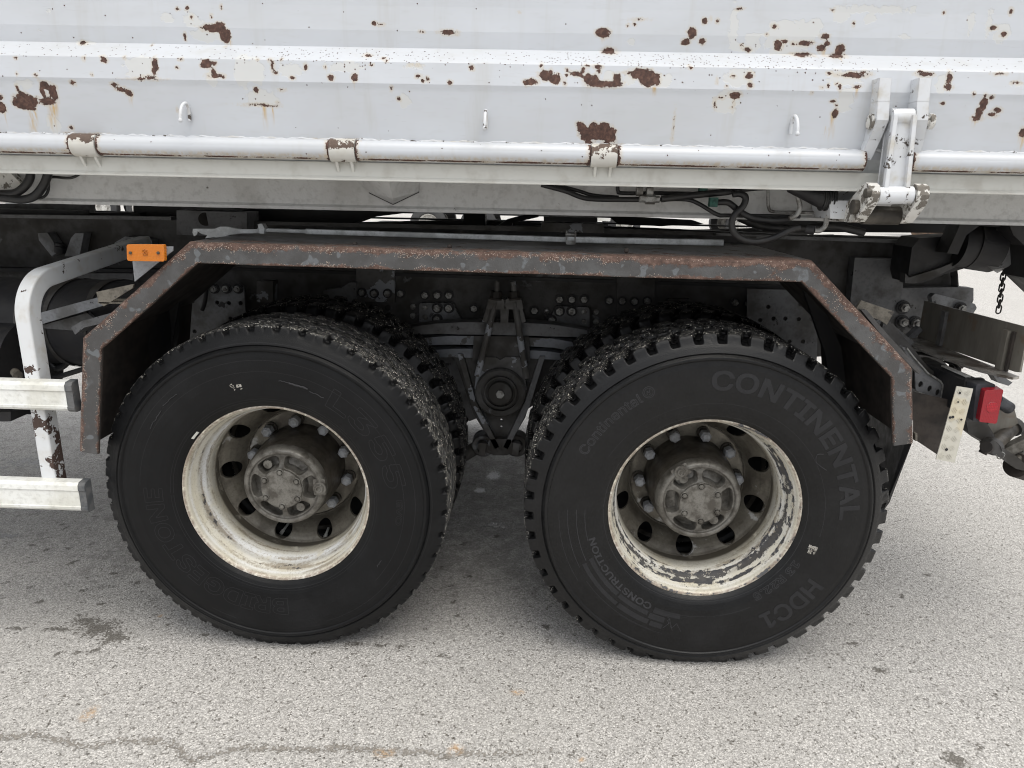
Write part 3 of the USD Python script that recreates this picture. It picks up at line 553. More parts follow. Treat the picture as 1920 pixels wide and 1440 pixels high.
# lashing hooks welded to the wall
for (hx, hz) in [(-0.7994,1.6725),(-0.0132,1.6678),(0.7755,1.6688)]:
    h = 0.021
    pts = [(hx, -0.082, hz - h), (hx, -0.084, hz + h * 0.4), (hx, -0.097, hz + h * 1.05), (hx, -0.119, hz + h * 0.6), (hx, -0.131, hz - h * 0.3), (hx, -0.135, hz - h * 1.1)]
    obj('lashing_hook', [tube(pts, 0.0042, 10), move(tc.icosphere(2, 0.0056), (hx, -0.135, hz - h * 1.12))], 'chipped_white', side, smooth=50)

# the rest of the tipper body above the frame
shell = empty('tipper_shell', T)
obj('floor', bx(-4.2, 2.15, -0.03, 2.53, 1.556, 1.60), 'beam_paint', shell)
obj('far_wall', bx(-4.2, 2.15, 2.50, 2.55, 1.60, 3.05), 'beam_paint', shell)
obj('front_wall', bx(-4.25, -4.20, -0.03, 2.53, 1.60, 3.05), 'beam_paint', shell)
obj('tailgate', bx(2.15, 2.20, -0.03, 2.53, 1.62, 3.0), 'beam_paint', shell)

# hinge tube along the foot of the wall, with its worn knuckles
TZ, TY, TRr = 1.586, -0.078, 0.0265
def side_tube(x0, x1):
    xs = np.concatenate([[x0 - 0.0], np.arange(x0, x1, 0.006), [x1]]); n = 40
    th = np.arange(n) * 2 * np.pi / n
    v = np.stack([np.repeat(xs, n), np.tile(TY + TRr * np.cos(th), len(xs)), np.tile(TZ + TRr * np.sin(th), len(xs))], 1)
    i, j = np.meshgrid(np.arange(len(xs) - 1), np.arange(n), indexing='ij'); j2 = (j + 1) % n
    a, b, c_, d = i * n + j, i * n + j2, (i + 1) * n + j2, (i + 1) * n + j
    f = np.concatenate([np.stack([a, c_, b], -1).reshape(-1, 3), np.stack([a, d, c_], -1).reshape(-1, 3)])
    me = trimesh.Trimesh(v, f, process=False)
    return me, v
KN = [-1.0874,-0.392,0.2971]
cuts = [-4.2] + [c_ + s_ for c_ in KN for s_ in (-0.036, 0.036)] + [0.9717, 1.0892, 2.15]
tube_root = empty('hinge_tube', T)
for k in range(0, len(cuts), 2):
    me, v = side_tube(cuts[k], cuts[k + 1])
    ang = np.degrees(np.arctan2(v[:, 2] - TZ, -(v[:, 1] - TY)))      # 0 faces outwards, -90 downwards
    lower = np.exp(-((ang + 58) / 11.0) ** 2)
    fb = meshkit.fbm(v * np.array([18, 0, 0]) + 3, 3, 4)
    ru = np.clip(lower * (0.75 + 1.1 * fb) - 0.95, -1, 1)
    ends = np.minimum(abs(v[:, 0] - cuts[k]), abs(v[:, 0] - cuts[k + 1]))
    ru = np.maximum(ru, np.clip(0.25 - ends / 0.02, -1, 1))
    up = np.clip((np.sin(np.radians(ang)) - 0.6) / 0.4, 0, 1)
    obj('tube_section', me, 'white_paint', tube_root, smooth=True, attrs=dict(rust=ru, primer=np.full(len(v), -1.0), streak=0.5 * np.exp(-((ang + 38) / 12.0) ** 2), speck=0.012 + 0 * ang, dirt=np.clip((-15 - ang) / 40, 0, 1) * 0.8))
for kx in KN:
    kn = obj('hinge_knuckle', [cyl((kx - 0.034, TY, TZ), (kx + 0.034, TY, TZ), TRr + 0.0035, 40)], 'worn_knuckle', T, smooth=40)
    for s_ in (-1, 1):
        obj('knuckle_rib', prism_x([(-0.062, 1.524), (-0.070, 1.536), (-0.090, 1.564), (-0.060, 1.572)], kx + s_ * 0.020 - 0.004, kx + s_ * 0.020 + 0.004), 'sill_paint', kn)
# weld bead between wall and tube
bead = np.array([(x, -0.0695 + 0.0012 * math.sin(x * 190), 1.6125 + 0.0016 * math.sin(x * 71) + 0.001 * math.sin(x * 233)) for x in np.arange(-1.75, 1.8, 0.007)])
obj('weld_bead', tube(bead, 0.0042, 6, smooth=False), 'chipped_white', side, smooth=60)

sill = obj('side_sill', prism_x([(-0.066, 1.557), (-0.067, 1.520), (-0.073, 1.514), (-0.073, 1.509), (-0.030, 1.509), (-0.030, 1.557)], -4.2, 2.15), 'sill_paint', T)
beam = obj('body_beam', prism_x([(0.120, 1.556), (0.120, 1.440), (0.112, 1.433), (0.112, 1.424), (0.175, 1.424), (0.175, 1.556)], -4.2, 2.15), 'beam_paint', T)
# spout-like gusset pressed out of the beam
gp = dict(a=(-0.4101,0.116,1.5112), b=(-0.2862,-0.025,1.5122), c=(-0.2859,0.035,1.463), d=(-0.3732,0.116,1.477), e=(-0.2233,0.116,1.512), f=(-0.2253,0.116,1.4816), g=(-0.3023,0.116,1.4447))
gvv = np.array([gp[k] for k in 'abcdefg'])
gus = trimesh.Trimesh(gvv, [[0, 2, 1], [0, 3, 2], [1, 2, 4], [2, 5, 4], [3, 6, 2], [2, 6, 5]], process=False)
obj('beam_gusset', gus, 'beam_paint', beam, smooth=False)
obj('gusset_weld', tube([gp['d'], gp['g'], gp['f']], 0.0022, 6, smooth=False), 'black_part', beam)

# --- side lock at the right: two bent cheeks, arm, pins, barrel and lugs
lock = empty('side_lock', T)
def bent(pts, w0, w1):
    """A flat bar along pts (x, y, z), w across x, thickness towards the wall."""
    ms = []
    for (p0, p1) in zip(pts[:-1], pts[1:]):
        p0, p1 = np.array(p0), np.array(p1)
        v = []
        for p_ in (p0, p1):
            v += [p_ + (-w0 / 2, 0, 0), p_ + (w0 / 2, 0, 0), p_ + (w0 / 2, w1, 0), p_ + (-w0 / 2, w1, 0)]
        ms.append(trimesh.convex.convex_hull(np.array(v)))
    return ms
C1 = [(0.9783,-0.125,1.7804),(0.9816,-0.125,1.7262),(0.9861,-0.125,1.6812),(0.9844,-0.1,1.6371),(0.9741,-0.085,1.588)]
C2 = [(1.0753,-0.125,1.7819),(1.0782,-0.125,1.7278),(1.0833,-0.125,1.683),(1.0943,-0.1,1.6392),(1.0966,-0.085,1.5904)]
obj('cheek_plate', bent(C1, 0.030, 0.055), 'chipped_white', lock)
obj('cheek_plate', bent(C2, 0.030, 0.055), 'chipped_white', lock)
PV = ((0.9736,-0.1,1.6806),(1.1134,-0.1,1.6831))
obj('pivot_pin', [cyl(PV[0], PV[1], 0.013, 24), cyl(np.array(PV[0]) - (0.010, 0, 0), np.array(PV[0]) + (0.004, 0, 0), 0.019, 24), cyl(np.array(PV[1]) - (0.004, 0, 0), np.array(PV[1]) + (0.008, 0, 0), 0.019, 24)], 'worn_lug', lock)
ax0, ax1, ax2, ax3 = ((1.0051,-0.128,1.6938),(1.0627,-0.128,1.6949),(1.0724,-0.13,1.5205),(1.008,-0.13,1.5191))
A_ = [np.array(v) for v in (ax0, ax1, ax2, ax3)]
arm = trimesh.convex.convex_hull(np.array(A_ + [v + (0, 0.022, 0) for v in A_]))
obj('lock_arm', arm, 'chipped_white', lock)
fl = []
for (p0, p1, s_) in ((A_[0], A_[3], 1), (A_[1], A_[2], -1)):
    q_ = [p0, p1, p1 + (0.011 * s_, 0, 0), p0 + (0.011 * s_, 0, 0)]
    fl.append(trimesh.convex.convex_hull(np.array([v + (0, -0.012, 0) for v in q_] + [v + (0, 0.03, 0) for v in q_])))
obj('arm_flange', fl[0], 'chipped_white', lock); obj('arm_flange', fl[1], 'chipped_white', lock)
obj('arm_head', cyl(np.array(A_[0]) + (0.002, 0.012, -0.003), np.array(A_[1]) + (-0.002, 0.012, -0.003), 0.020, 28), 'chipped_white', lock)
B0, B1 = ((0.9961,-0.13,1.5004),(1.0835,-0.13,1.5023))
obj('lock_barrel', cyl(B0, B1, 0.0225, 36), 'chipped_white', lock, smooth=40)
def lug(x, w):
    o = [(-0.158, 1.503), (-0.150, 1.524), (-0.130, 1.531), (-0.108, 1.524), (-0.02, 1.47), (0.10, 1.455), (0.10, 1.43), (-0.06, 1.428), (-0.095, 1.432), (-0.118, 1.450), (-0.150, 1.480)]
    return prism_x(o, x - w / 2, x + w / 2)
obj('lock_lug', lug(B0[0] - 0.017, 0.028), 'worn_lug', lock)
obj('lock_lug', lug(B1[0] + 0.018, 0.030), 'worn_lug', lock)
obj('lower_barrel', cyl((B0[0] - 0.004, -0.075, 1.449), (B1[0] + 0.004, -0.075, 1.449), 0.024, 32), 'hub_dark', lock, smooth=40)
q0 = (0.9582,-0.15,1.505); q1 = (0.9523,-0.1,1.4695)
obj('lug_bolt', [cyl(q0, np.array(q0) + (0.012, 0, 0), 0.012, 20), cyl(q1, np.array(q1) + (0.02, 0, 0), 0.019, 20)], 'hub_dark', lock)
obj('lock_foot', prism([(0.9183,1.4839),(0.971,1.485),(1.0316,1.5363),(1.0341,1.5198),(0.9898,1.4346),(0.9277,1.4361)], -0.03, 0.10), 'chipped_white', lock)

# --- pipes, hoses, clamps and a small ram under the floor
hoses = empty('hydraulic_lines', T)
def line(name, pts, r, mat='hose_rubber'): obj(name, tube(pts, r, 10), mat, hoses, smooth=60)
line('steel_pipe', [(0.1364,0.07,1.5101),(0.2059,0.07,1.4938),(0.2681,0.07,1.4744),(0.3599,0.07,1.4733),(0.421,0.07,1.4746)], 0.0075)
line('steel_pipe', [(0.175,0.085,1.511),(0.245,0.085,1.4946),(0.2871,0.085,1.4835),(0.3612,0.085,1.4791)], 0.0055)
line('steel_pipe', [(0.4666,0.07,1.4756),(0.5502,0.07,1.4774),(0.5892,0.07,1.4664),(0.6451,0.07,1.4378),(0.6834,0.07,1.4357),(0.8807,0.07,1.437)], 0.006)
line('steel_pipe', [(0.3566,0.09,1.5147),(0.3592,0.09,1.4969),(0.3734,0.09,1.4913),(0.4838,0.09,1.4936),(0.6369,0.09,1.4939)], 0.0055)
line('steel_pipe', [(0.7869,0.09,1.5148),(0.7946,0.09,1.4614),(0.8129,0.09,1.4483),(0.8863,0.09,1.4484),(1.0233,0.09,1.4484)], 0.0045, 'bolt_steel')
line('rubber_hose', [(0.4801,0.06,1.4775),(0.5698,0.06,1.4897),(0.6592,0.06,1.5004),(0.718,0.06,1.5119),(0.7698,0.06,1.5173)], 0.010)
line('rubber_hose', [(0.6147,0.05,1.4688),(0.6594,0.05,1.4727),(0.6782,0.05,1.4658),(0.6993,0.05,1.45),(0.739,0.05,1.4317),(0.7999,0.05,1.4256),(0.8445,0.05,1.4296)], 0.009)
line('rubber_hose', [(0.6729,0.03,1.4951),(0.6935,0.03,1.4969),(0.7095,0.03,1.4857),(0.7045,0.03,1.4624),(0.6845,0.03,1.44),(0.6783,0.03,1.4134),(0.69,0.03,1.3871),(0.7189,0.03,1.3699),(0.7554,0.03,1.3662),(0.7992,0.03,1.3777),(0.8415,0.03,1.3994),(0.8702,0.03,1.4089)], 0.0095)
line('rubber_hose', [(0.7424,0.2,1.426),(0.8178,0.2,1.4022),(0.9314,0.2,1.3984),(1.0269,0.2,1.4069),(1.1258,0.2,1.39)], 0.012)
line('bent_fitting', [(0.8486,0.02,1.516),(0.8522,0.02,1.4874),(0.8595,0.02,1.4645),(0.8533,0.02,1.4441),(0.8341,0.02,1.432)], 0.007, 'bolt_steel')
line('bent_fitting', [(0.9284,0.02,1.4776),(0.9348,0.02,1.4415),(0.9367,0.02,1.4168),(0.9239,0.02,1.4019),(0.9077,0.02,1.4015)], 0.007, 'bolt_steel')
for (x_, y_, z_), w in zip([(0.4293,0.055,1.478),(0.4476,0.055,1.4754),(0.4642,0.055,1.4758),(0.4158,0.055,1.4982),(0.4444,0.055,1.4988)], ((0.013, 0.015), (0.014, 0.017), (0.010, 0.012), (0.009, 0.018), (0.009, 0.02))):
    obj('pipe_union', cyl((x_ - w[0], y_, z_), (x_ + w[0], y_, z_), w[1] * 0.8, 6), 'bolt_steel', hoses)
for c_ in [(0.6238,0.045,1.472),(0.5977,0.07,1.5064)]:
    obj('pipe_clamp', [bx(c_[0] - 0.011, c_[0] + 0.011, c_[1] - 0.012, c_[1] + 0.012, c_[2] - 0.013, c_[2] + 0.013), cyl((c_[0], c_[1] - 0.016, c_[2]), (c_[0], c_[1], c_[2]), 0.004, 10)], 'green_clamp', hoses)
rm0, rm1 = np.array((0.8209,0.02,1.5154)), np.array((0.9307,0.0,1.4894))
ram = empty('lock_ram', T)
obj('ram_body', trimesh.convex.convex_hull(np.vstack([cyl(rm0, rm0 + (0.002, 0, 0), 0.012).vertices, cyl(rm1 - (0.02, 0, 0), rm1, 0.030).vertices])), 'black_part', ram, smooth=40)
obj('ram_gaiter', [cyl(rm1 + (k * 0.006, 0, 0), rm1 + (k * 0.006 + 0.004, 0, 0), 0.034 - 0.003 * (k % 2), 24) for k in range(-4, 2)], 'hose_rubber', ram)
obj('hose_fitting', cyl((0.9077,0.02,1.4015), (0.8888,0.03,1.4034), 0.012, 20), 'black_part', ram)
line('rubber_hose', [(-1.5525,0.06,1.4418),(-1.4547,0.06,1.45),(-1.4091,0.06,1.454),(-1.3772,0.06,1.4728),(-1.3572,0.06,1.4972),(-1.3517,0.06,1.5212)], 0.012)
line('rubber_hose', [(-1.5486,0.055,1.442),(-1.4525,0.055,1.441),(-1.3893,0.055,1.4362),(-1.3493,0.055,1.4462),(-1.3193,0.055,1.474),(-1.3023,0.055,1.5012),(-1.2923,0.055,1.5252)], 0.012)
line('steel_pipe', [(-1.3773,0.08,1.4407),(-1.3414,0.08,1.443),(-1.3223,0.08,1.4618),(-1.3138,0.08,1.4953),(-1.3,0.08,1.5017),(-1.2441,0.08,1.5013),(-1.2008,0.08,1.5247)], 0.004)
obj('front_gusset', prism([(-1.5374,1.5185),(-1.443,1.5204),(-1.4074,1.4814),(-1.4236,1.4627),(-1.5481,1.4601)], 0.09, 0.118), 'worn_lug', beam)

# --- chassis frame
chas = empty('chassis_frame', T)
YC = 0.85
rail = obj('frame_rail', [prism([(-3.6485,1.3252),(-1.3337,1.3465),(0.1133,1.3517),(1.0,1.3449),(1.5932,1.3421),(1.7988,1.2346),(1.8327,1.108),(1.5301,0.8799),(1.0148,0.8197),(-1.3875,0.8423),(-3.7959,0.8685)], YC, YC + 0.009)], 'chassis_paint', chas)
obj('rail_lip', prism([(-1.3481,1.1651),(-1.0385,1.1597),(0.0326,1.1516),(1.1466,1.1454),(1.1482,1.1326),(0.0329,1.1387),(-1.0394,1.1488),(-1.3492,1.1542)], 0.838, YC - 0.001), 'black_part', chas)
obj('rail_lip', prism([(-3.6313,1.3387),(-1.3273,1.3596),(-1.3287,1.347),(-3.6354,1.3258)], 0.80, YC - 0.001), 'chassis_grey', chas)
obj('rail_lip', prism([(0.8301,1.3437),(1.372,1.3376),(1.5583,1.3358),(1.5603,1.3235),(1.3738,1.3253),(0.8313,1.3313)], 0.80, YC - 0.001), 'chassis_grey', chas)
obj('far_rail', bx(-4.0, 2.0, 1.64, 1.65, 1.02, 1.305), 'chassis_paint', chas)
obj('cross_member', bx(-0.08, 0.08, YC + 0.012, 1.635, 1.05, 1.28), 'black_part', chas)
obj('cross_member', bx(-1.95, -1.85, YC + 0.012, 1.635, 1.05, 1.28), 'black_part', chas)
obj('subframe', bx(-3.9, -1.75, YC + 0.02, YC + 0.10, 1.345, 1.372), 'black_part', chas)
obj('subframe', bx(-3.9, 1.55, 1.55, 1.60, 1.337, 1.344), 'black_part', chas)
def put_bolt(c, r, mat, parent):
    c = np.asarray(c, float)
    obj('washer', cyl(c, c + (0, -0.004, 0), r * 1.5, 20), 'black_part', parent, smooth=False)  # black colour paints a ring of shade around the nut
    obj('bolt', [hexnut(c + (0, -0.004, 0), (0, -1, 0), r, r * 1.0, random.random()), cyl(c + (0, -r, 0), c + (0, -r * 1.75, 0), r * 0.52, 12)], mat, parent, smooth=20)
# plates bolted on the rail
def plate(name, pts, y0, y1, mat, parent=chas): return obj(name, prism(pts, y0, y1), mat, parent)
plate('joint_plate', [(-0.5999,1.178),(-0.4433,1.1754),(-0.4466,1.0362),(-0.6052,1.0364)], 0.828, 0.848, 'spring_steel')
plate('joint_plate', [(0.4529,1.1697),(0.6065,1.1693),(0.618,1.014),(0.4625,1.0098)], 0.828, 0.848, 'chassis_paint')
def rounded(pts, r=0.012): return Polygon(pts).buffer(-r).buffer(r, 6)
obj('spring_plate', prism(rounded([(-0.3438,1.0383),(-0.2039,1.0419),(-0.1886,1.005),(-0.1688,0.9724),(-0.1687,0.9167),(-0.3455,0.9118)]), 0.818, 0.846), 'plate_grey', chas)
obj('spring_plate', prism(rounded([(0.2135,1.0398),(0.3497,1.0391),(0.3572,0.9314),(0.1783,0.9264),(0.1766,0.9752),(0.2016,1.0089)]), 0.818, 0.846), 'chassis_grey', chas)
hp = Polygon([(-1.3321,1.0658),(-1.3035,1.0862),(-1.0547,1.0882),(-1.0567,0.9519),(-1.0833,0.8161),(-1.3776,0.8076)])
for c_ in [(-1.3212,0.8,1.0223),(-1.2722,0.8,1.0236),(-1.1705,0.8,1.0218),(-1.1219,0.8,1.0209),(-1.0732,0.8,1.0222),(-1.1208,0.8,0.9569),(-1.2758,0.8,0.8989)]: hp = hp.difference(Point(c_[0], c_[2]).buffer(0.0085, 6))
obj('hole_plate', prism(hp, 0.796, 0.802), 'plate_grey', chas)
hp = Polygon([(0.9669,1.1334),(1.2185,1.1313),(1.2613,1.0149),(1.2842,0.7949),(1.0043,0.7865)])
for c_ in [(1.1836,0.8,1.0773),(1.0855,0.8,1.0166),(1.1319,0.8,1.0178),(1.1849,0.8,1.0171),(1.2333,0.8,1.0184),(1.0589,0.8,1.0633),(1.0334,0.8,1.0087),(1.1604,0.8,0.9248),(1.2135,0.8,0.9263)]: hp = hp.difference(Point(c_[0], c_[2]).buffer(0.0085, 6))
obj('hole_plate', prism(hp, 0.796, 0.802), 'chassis_grey', chas)
for c_ in [(-0.3232,0.845,1.0679),(-0.2726,0.845,1.0693),(-0.2243,0.845,1.0705),(-0.1209,0.845,1.0181),(0.1274,0.845,1.0159),(0.2284,0.845,1.0647),(0.2784,0.845,1.066),(0.3283,0.845,1.0674),(0.4304,0.845,1.0656),(0.937,0.845,1.0702),(0.991,0.845,1.0673),(-0.4244,0.845,1.0719),(-1.6965,0.845,1.0835),(-1.6474,0.845,1.0803),(-1.5959,0.845,1.0772),(1.5636,0.845,0.9267)]:
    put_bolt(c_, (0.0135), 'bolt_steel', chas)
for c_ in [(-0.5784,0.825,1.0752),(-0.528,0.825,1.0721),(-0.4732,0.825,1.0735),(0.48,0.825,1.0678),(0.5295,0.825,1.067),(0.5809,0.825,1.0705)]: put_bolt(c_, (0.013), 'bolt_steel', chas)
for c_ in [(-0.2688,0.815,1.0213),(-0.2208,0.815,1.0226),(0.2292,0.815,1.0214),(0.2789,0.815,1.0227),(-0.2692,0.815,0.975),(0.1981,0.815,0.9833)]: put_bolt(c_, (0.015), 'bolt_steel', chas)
for c_ in [(-0.3199,0.82,1.0191),(-0.3204,0.82,0.9794),(0.3291,0.82,1.0189),(0.3309,0.82,0.9794)]: obj('rivet', rivet(c_), 'bolt_steel', chas)
for c_ in [(-0.3746,0.845,1.018),(-0.3753,0.845,0.9802),(0.3788,0.845,1.016),(0.3808,0.845,0.9762),(0.1778,0.845,1.015)]: obj('rivet', rivet(c_), 'bolt_steel', chas)
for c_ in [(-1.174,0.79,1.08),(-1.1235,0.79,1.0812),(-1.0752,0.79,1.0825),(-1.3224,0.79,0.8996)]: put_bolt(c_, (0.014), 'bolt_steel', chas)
for c_ in [(-0.5278,0.845,1.0095),(-0.4789,0.845,1.0108)]: obj('rail_hole', cyl(c_, np.array(c_) + (0, 0.004, 0), 0.012, 16), 'black_part', chas)
plate('small_box', [(-0.9979,1.1134),(-0.9322,1.1151),(-0.9381,1.0301),(-1.0043,1.0284)], 0.79, 0.845, 'spring_steel')
plate('cast_bracket', [(-0.7304,1.0827),(-0.6538,1.0954),(-0.6204,1.1177),(-0.5922,1.1185),(-0.5953,1.0363),(-0.6562,1.0391),(-0.7213,1.0461)], 0.79, 0.845, 'chassis_grey')
plate('wire_bracket', [(0.6627,1.082),(0.748,1.0842),(0.7504,1.0562),(0.6649,1.0539)], 0.81, 0.845, 'chassis_paint')
obj('hanging_hose', tube([(-1.1865,0.76,1.1286),(-1.1937,0.76,1.0749),(-1.2077,0.76,1.0206),(-1.219,0.76,0.9942)], 0.0085, 10), 'hose_rubber', chas, smooth=60)
obj('gap_blocker', prism([(1.0454,1.3953),(1.834,1.4045),(1.821,1.3599),(1.0507,1.3486)], 0.95, 1.05), 'black_part', chas)  # dark bar added to block the bright ground seen through the slot
# frame pieces under the tipping floor, in the slot above the mudguard
plate('bearing_block', [(-1.2923,1.3872),(-1.0121,1.3851),(-1.0198,1.2883),(-1.3025,1.2922)], 0.78, 0.90, 'chassis_grey')
plate('bearing_cap', [(-1.2689,1.4081),(-1.059,1.4065),(-1.0602,1.3922),(-1.2704,1.3938)], 0.775, 0.90, 'black_part')
obj('cap_disc', cyl((-1.1791,0.777,1.355), (-1.1828,0.785,1.3546), 0.026, 24), 'dark_brown', chas)
plate('bearing_block', [(0.1463,1.3722),(0.3861,1.3716),(0.3894,1.3107),(0.1484,1.3051)], 0.78, 0.90, 'spring_steel')
plate('bearing_cap', [(0.1538,1.3946),(0.3601,1.3952),(0.361,1.377),(0.1544,1.3765)], 0.775, 0.90, 'black_part')
plate('support_post', [(-0.2119,1.3816),(-0.111,1.3814),(-0.1102,1.3021),(-0.2117,1.2998)], 1.30, 1.40, 'black_part')
plate('ram_cradle', [(-1.5865,1.3987),(-1.4031,1.396),(-1.0608,1.3903),(-0.3814,1.3942),(-0.5851,1.3657),(-0.6888,1.326),(-1.0672,1.3063),(-1.5994,1.2943)], 1.0, 1.2, 'black_part')
plate('support_arm', [(-0.0911,1.3036),(-0.0082,1.3615),(0.0863,1.3891),(0.1338,1.3902),(0.1342,1.3763),(0.0159,1.3481),(0.017,1.2967)], 1.2, 1.28, 'black_part')
plate('support_arm', [(0.4159,1.3456),(0.7886,1.3381),(0.9511,1.3349),(1.2748,1.3287),(1.2783,1.3013),(0.4184,1.2998)], 1.15, 1.2, 'black_part')
plate('support_arm', [(0.4414,1.39),(0.8188,1.3776),(0.8671,1.3626),(0.6801,1.3491),(0.4909,1.3518)], 1.2, 1.25, 'black_part')
for k, (y_, r_) in enumerate(((0.98, 0.016), (1.12, 0.013), (1.42, 0.018))):
    obj('cable_loom', tube([(x, y_ + 0.02 * math.sin(x * 3 + k), 1.318 + 0.012 * math.sin(x * 4.1 + k)) for x in np.arange(-2.6, 1.6, 0.2)], r_, 8), 'hose_rubber', chas, smooth=60)
plate('shelf', [(-2.8727,1.3732),(-1.7757,1.3968),(-1.7807,1.3614),(-2.8802,1.3418)], 1.0, 1.04, 'chassis_grey')
plate('shelf', [(-2.832,1.3399),(-1.5354,1.3662),(-1.5386,1.34),(-2.8383,1.3133)], 0.95, 1.0, 'black_part')
# ------------------------------------------------------------------ mudguard: folded steel frame in front, plates behind
guard = empty('mudguard', T)
YF = -0.06
OUT = [(-1.2539,0.6961),(-1.1932,1.05),(-0.8484,1.3338),(0.0605,1.3274),(0.8856,1.3226),(1.2052,1.0296),(1.246,0.8063)]
def mitred(P, d):
    P = np.asarray(P, float); t = np.diff(P, axis=0); t /= np.linalg.norm(t, axis=1, keepdims=True)
    n = np.stack([t[:, 1], -t[:, 0]], 1)       # to the right of travel: inwards
    o = []
    for k in range(len(P)):
        if k == 0: o.append(P[k] + d * n[0])
        elif k == len(P) - 1: o.append(P[k] + d * n[-1])
        else:
            b = n[k - 1] + n[k]; b /= np.linalg.norm(b); o.append(P[k] + b * d / (b @ n[k]))
    return np.array(o)
def sweep(P, prof, h=0.006, jag=None):
    """prof: (inward offset, y). Returns vertices, faces, profile row of each vertex."""
    curves = []
    for d, y in prof:
        c = mitred(P, d); seg = []
        ref = np.asarray(P, float)
        for k in range(len(c) - 1):
            L = np.linalg.norm(ref[k + 1] - ref[k]); n = max(2, int(L / h))
            seg.append(c[k] + (c[k + 1] - c[k]) * np.linspace(0, 1, n, endpoint=False)[:, None])
        c = np.vstack(seg + [c[-1:]])
        curves.append(np.stack([c[:, 0], np.full(len(c), y), c[:, 1]], 1))
    v = np.array(curves); nr, nc = v.shape[:2]
    i, j = np.meshgrid(np.arange(nr - 1), np.arange(nc - 1), indexing='ij'); a = i * nc + j
    f = np.concatenate([np.stack([a, a + nc, a + nc + 1], -1).reshape(-1, 3), np.stack([a, a + nc + 1, a + 1], -1).reshape(-1, 3)])
    return v.reshape(-1, 3), f, np.repeat(np.arange(nr), nc)
W_ = 0.058
fp = [(0.000, 0.62), (0.000, 0.35), (0.000, 0.12), (0.000, 0.03), (0.000, -0.02), (0.000, -0.046), (0.0022, -0.054), (0.0065, -0.0585), (0.012, -0.060), (0.022, -0.060), (0.030, -0.060), (0.038, -0.060), (0.046, -0.060), (0.053, -0.060), (0.0570, -0.0595), (0.0585, -0.057), (0.0585, -0.045)]
ed = np.array([0.05, 0.05, 0.12, 0.35, 0.55, 0.72, 0.80, 0.78, 0.62, 0.30, 0.08, 0.02, 0.12, 0.40, 0.62, 0.7, 0.7])
v, f, row = sweep(OUT, fp)
wob = meshkit.fbm(v * np.array([9, 0, 9]), 3, 2) - 0.5
v[:, 1] += np.where(row >= 5, 0.004 * wob, 0); v[:, 2] += 0.003 * (meshkit.fbm(v * np.array([5, 0, 0]), 2, 8) - 0.5)
edge = ed[row] * np.where(v[:, 2] > 1.2, 1.0, 0.85)
edge = edge + np.where(v[:, 0] > 0.45, 0.14, 0.0) * (v[:, 2] > 1.15)
obj('guard_frame', (v, f), 'rusty_steel', guard, smooth=True, attrs=dict(edge=edge), label='rusty folded front frame of the mudguard')
v2, f2, r2 = sweep(OUT, [(0.0585, -0.045), (0.0585, -0.052), (0.006, -0.052), (0.006, 0.62), (0.0, 0.62)], h=0.05)
obj('guard_plate', (v2, f2), 'dark_brown', guard, smooth=False)
# upstand along the inner edge of the top, in short lengths
for (xa, xb) in [(-0.8631,-0.6142),(-0.6083,-0.1487),(-0.1428,0.2305),(0.2362,0.5562),(0.5619,0.917)]:
    obj('inner_upstand', bx(xa, xb, 0.58, 0.585, 1.30, 1.3479 + 0.002 * RNG.random()), 'chassis_paint', guard)
for c_ in [(-0.3971,0.02,1.3477),(-0.1223,0.02,1.348),(0.3849,0.02,1.3463)]:
    obj('loose_clod', rot(tc.icosphere(1, 0.007), [0, 0, 1], 20) if False else move(tc.icosphere(1, 0.0075), (c_[0], c_[1], 1.333)), 'dark_brown', guard)
# stay of the guard hanging from the chassis, seen behind the arch at both ends
obj('guard_stay', prism([(1.0076,1.2151),(1.0636,1.1899),(1.1693,1.0019),(1.2262,0.7949),(1.1715,0.7932),(1.1183,0.9818)], 0.34, 0.36), 'black_part', guard)
obj('guard_stay', prism([(-1.1774,1.0896),(-1.1415,1.0982),(-1.2112,0.8517),(-1.2495,0.8303)], 0.44, 0.46), 'black_part', guard)
# amber side marker on its grey plate
obj('marker_plate', prism([(-1.0202,1.2764),(-0.9953,1.3159),(-0.8984,1.3197),(-0.8997,1.3077),(-1.0213,1.2172)], -0.047, -0.042), 'plate_grey', guard)
mk = obj('side_marker', prism(rounded([(-1.0125,1.3252),(-0.9066,1.3277),(-0.9103,1.2805),(-1.0167,1.2794)], 0.006), -0.080, -0.066), 'amber_lens', guard, smooth=30)
for c_ in [(-1.0035,-0.08,1.3023),(-0.9247,-0.08,1.3042)]: obj('marker_screw', [cyl(c_, np.array(c_) - (0, 0.003, 0), 0.0042, 14), cyl(c_, np.array(c_) - (0, 0.0042, 0), 0.0018, 10)], 'hub_dark', mk)
tr = np.array((-0.9622,-0.08,1.3062))
obj('marker_emblem', [tube([tr + (0.0075 * math.cos(a), -0.0008, 0.0075 * math.sin(a)) for a in np.linspace(0, 2 * math.pi, 25)], 0.0009, 6, smooth=False)] + [tube([tr + (0.007 * math.cos(a + b), -0.0008, 0.007 * math.sin(a + b) + dz) for b in (0, 2.1, 4.2, 6.3)], 0.0008, 6, smooth=False) for a, dz in ((0.5, 0.002), (1.6, -0.006))], 'amber_lens', mk)
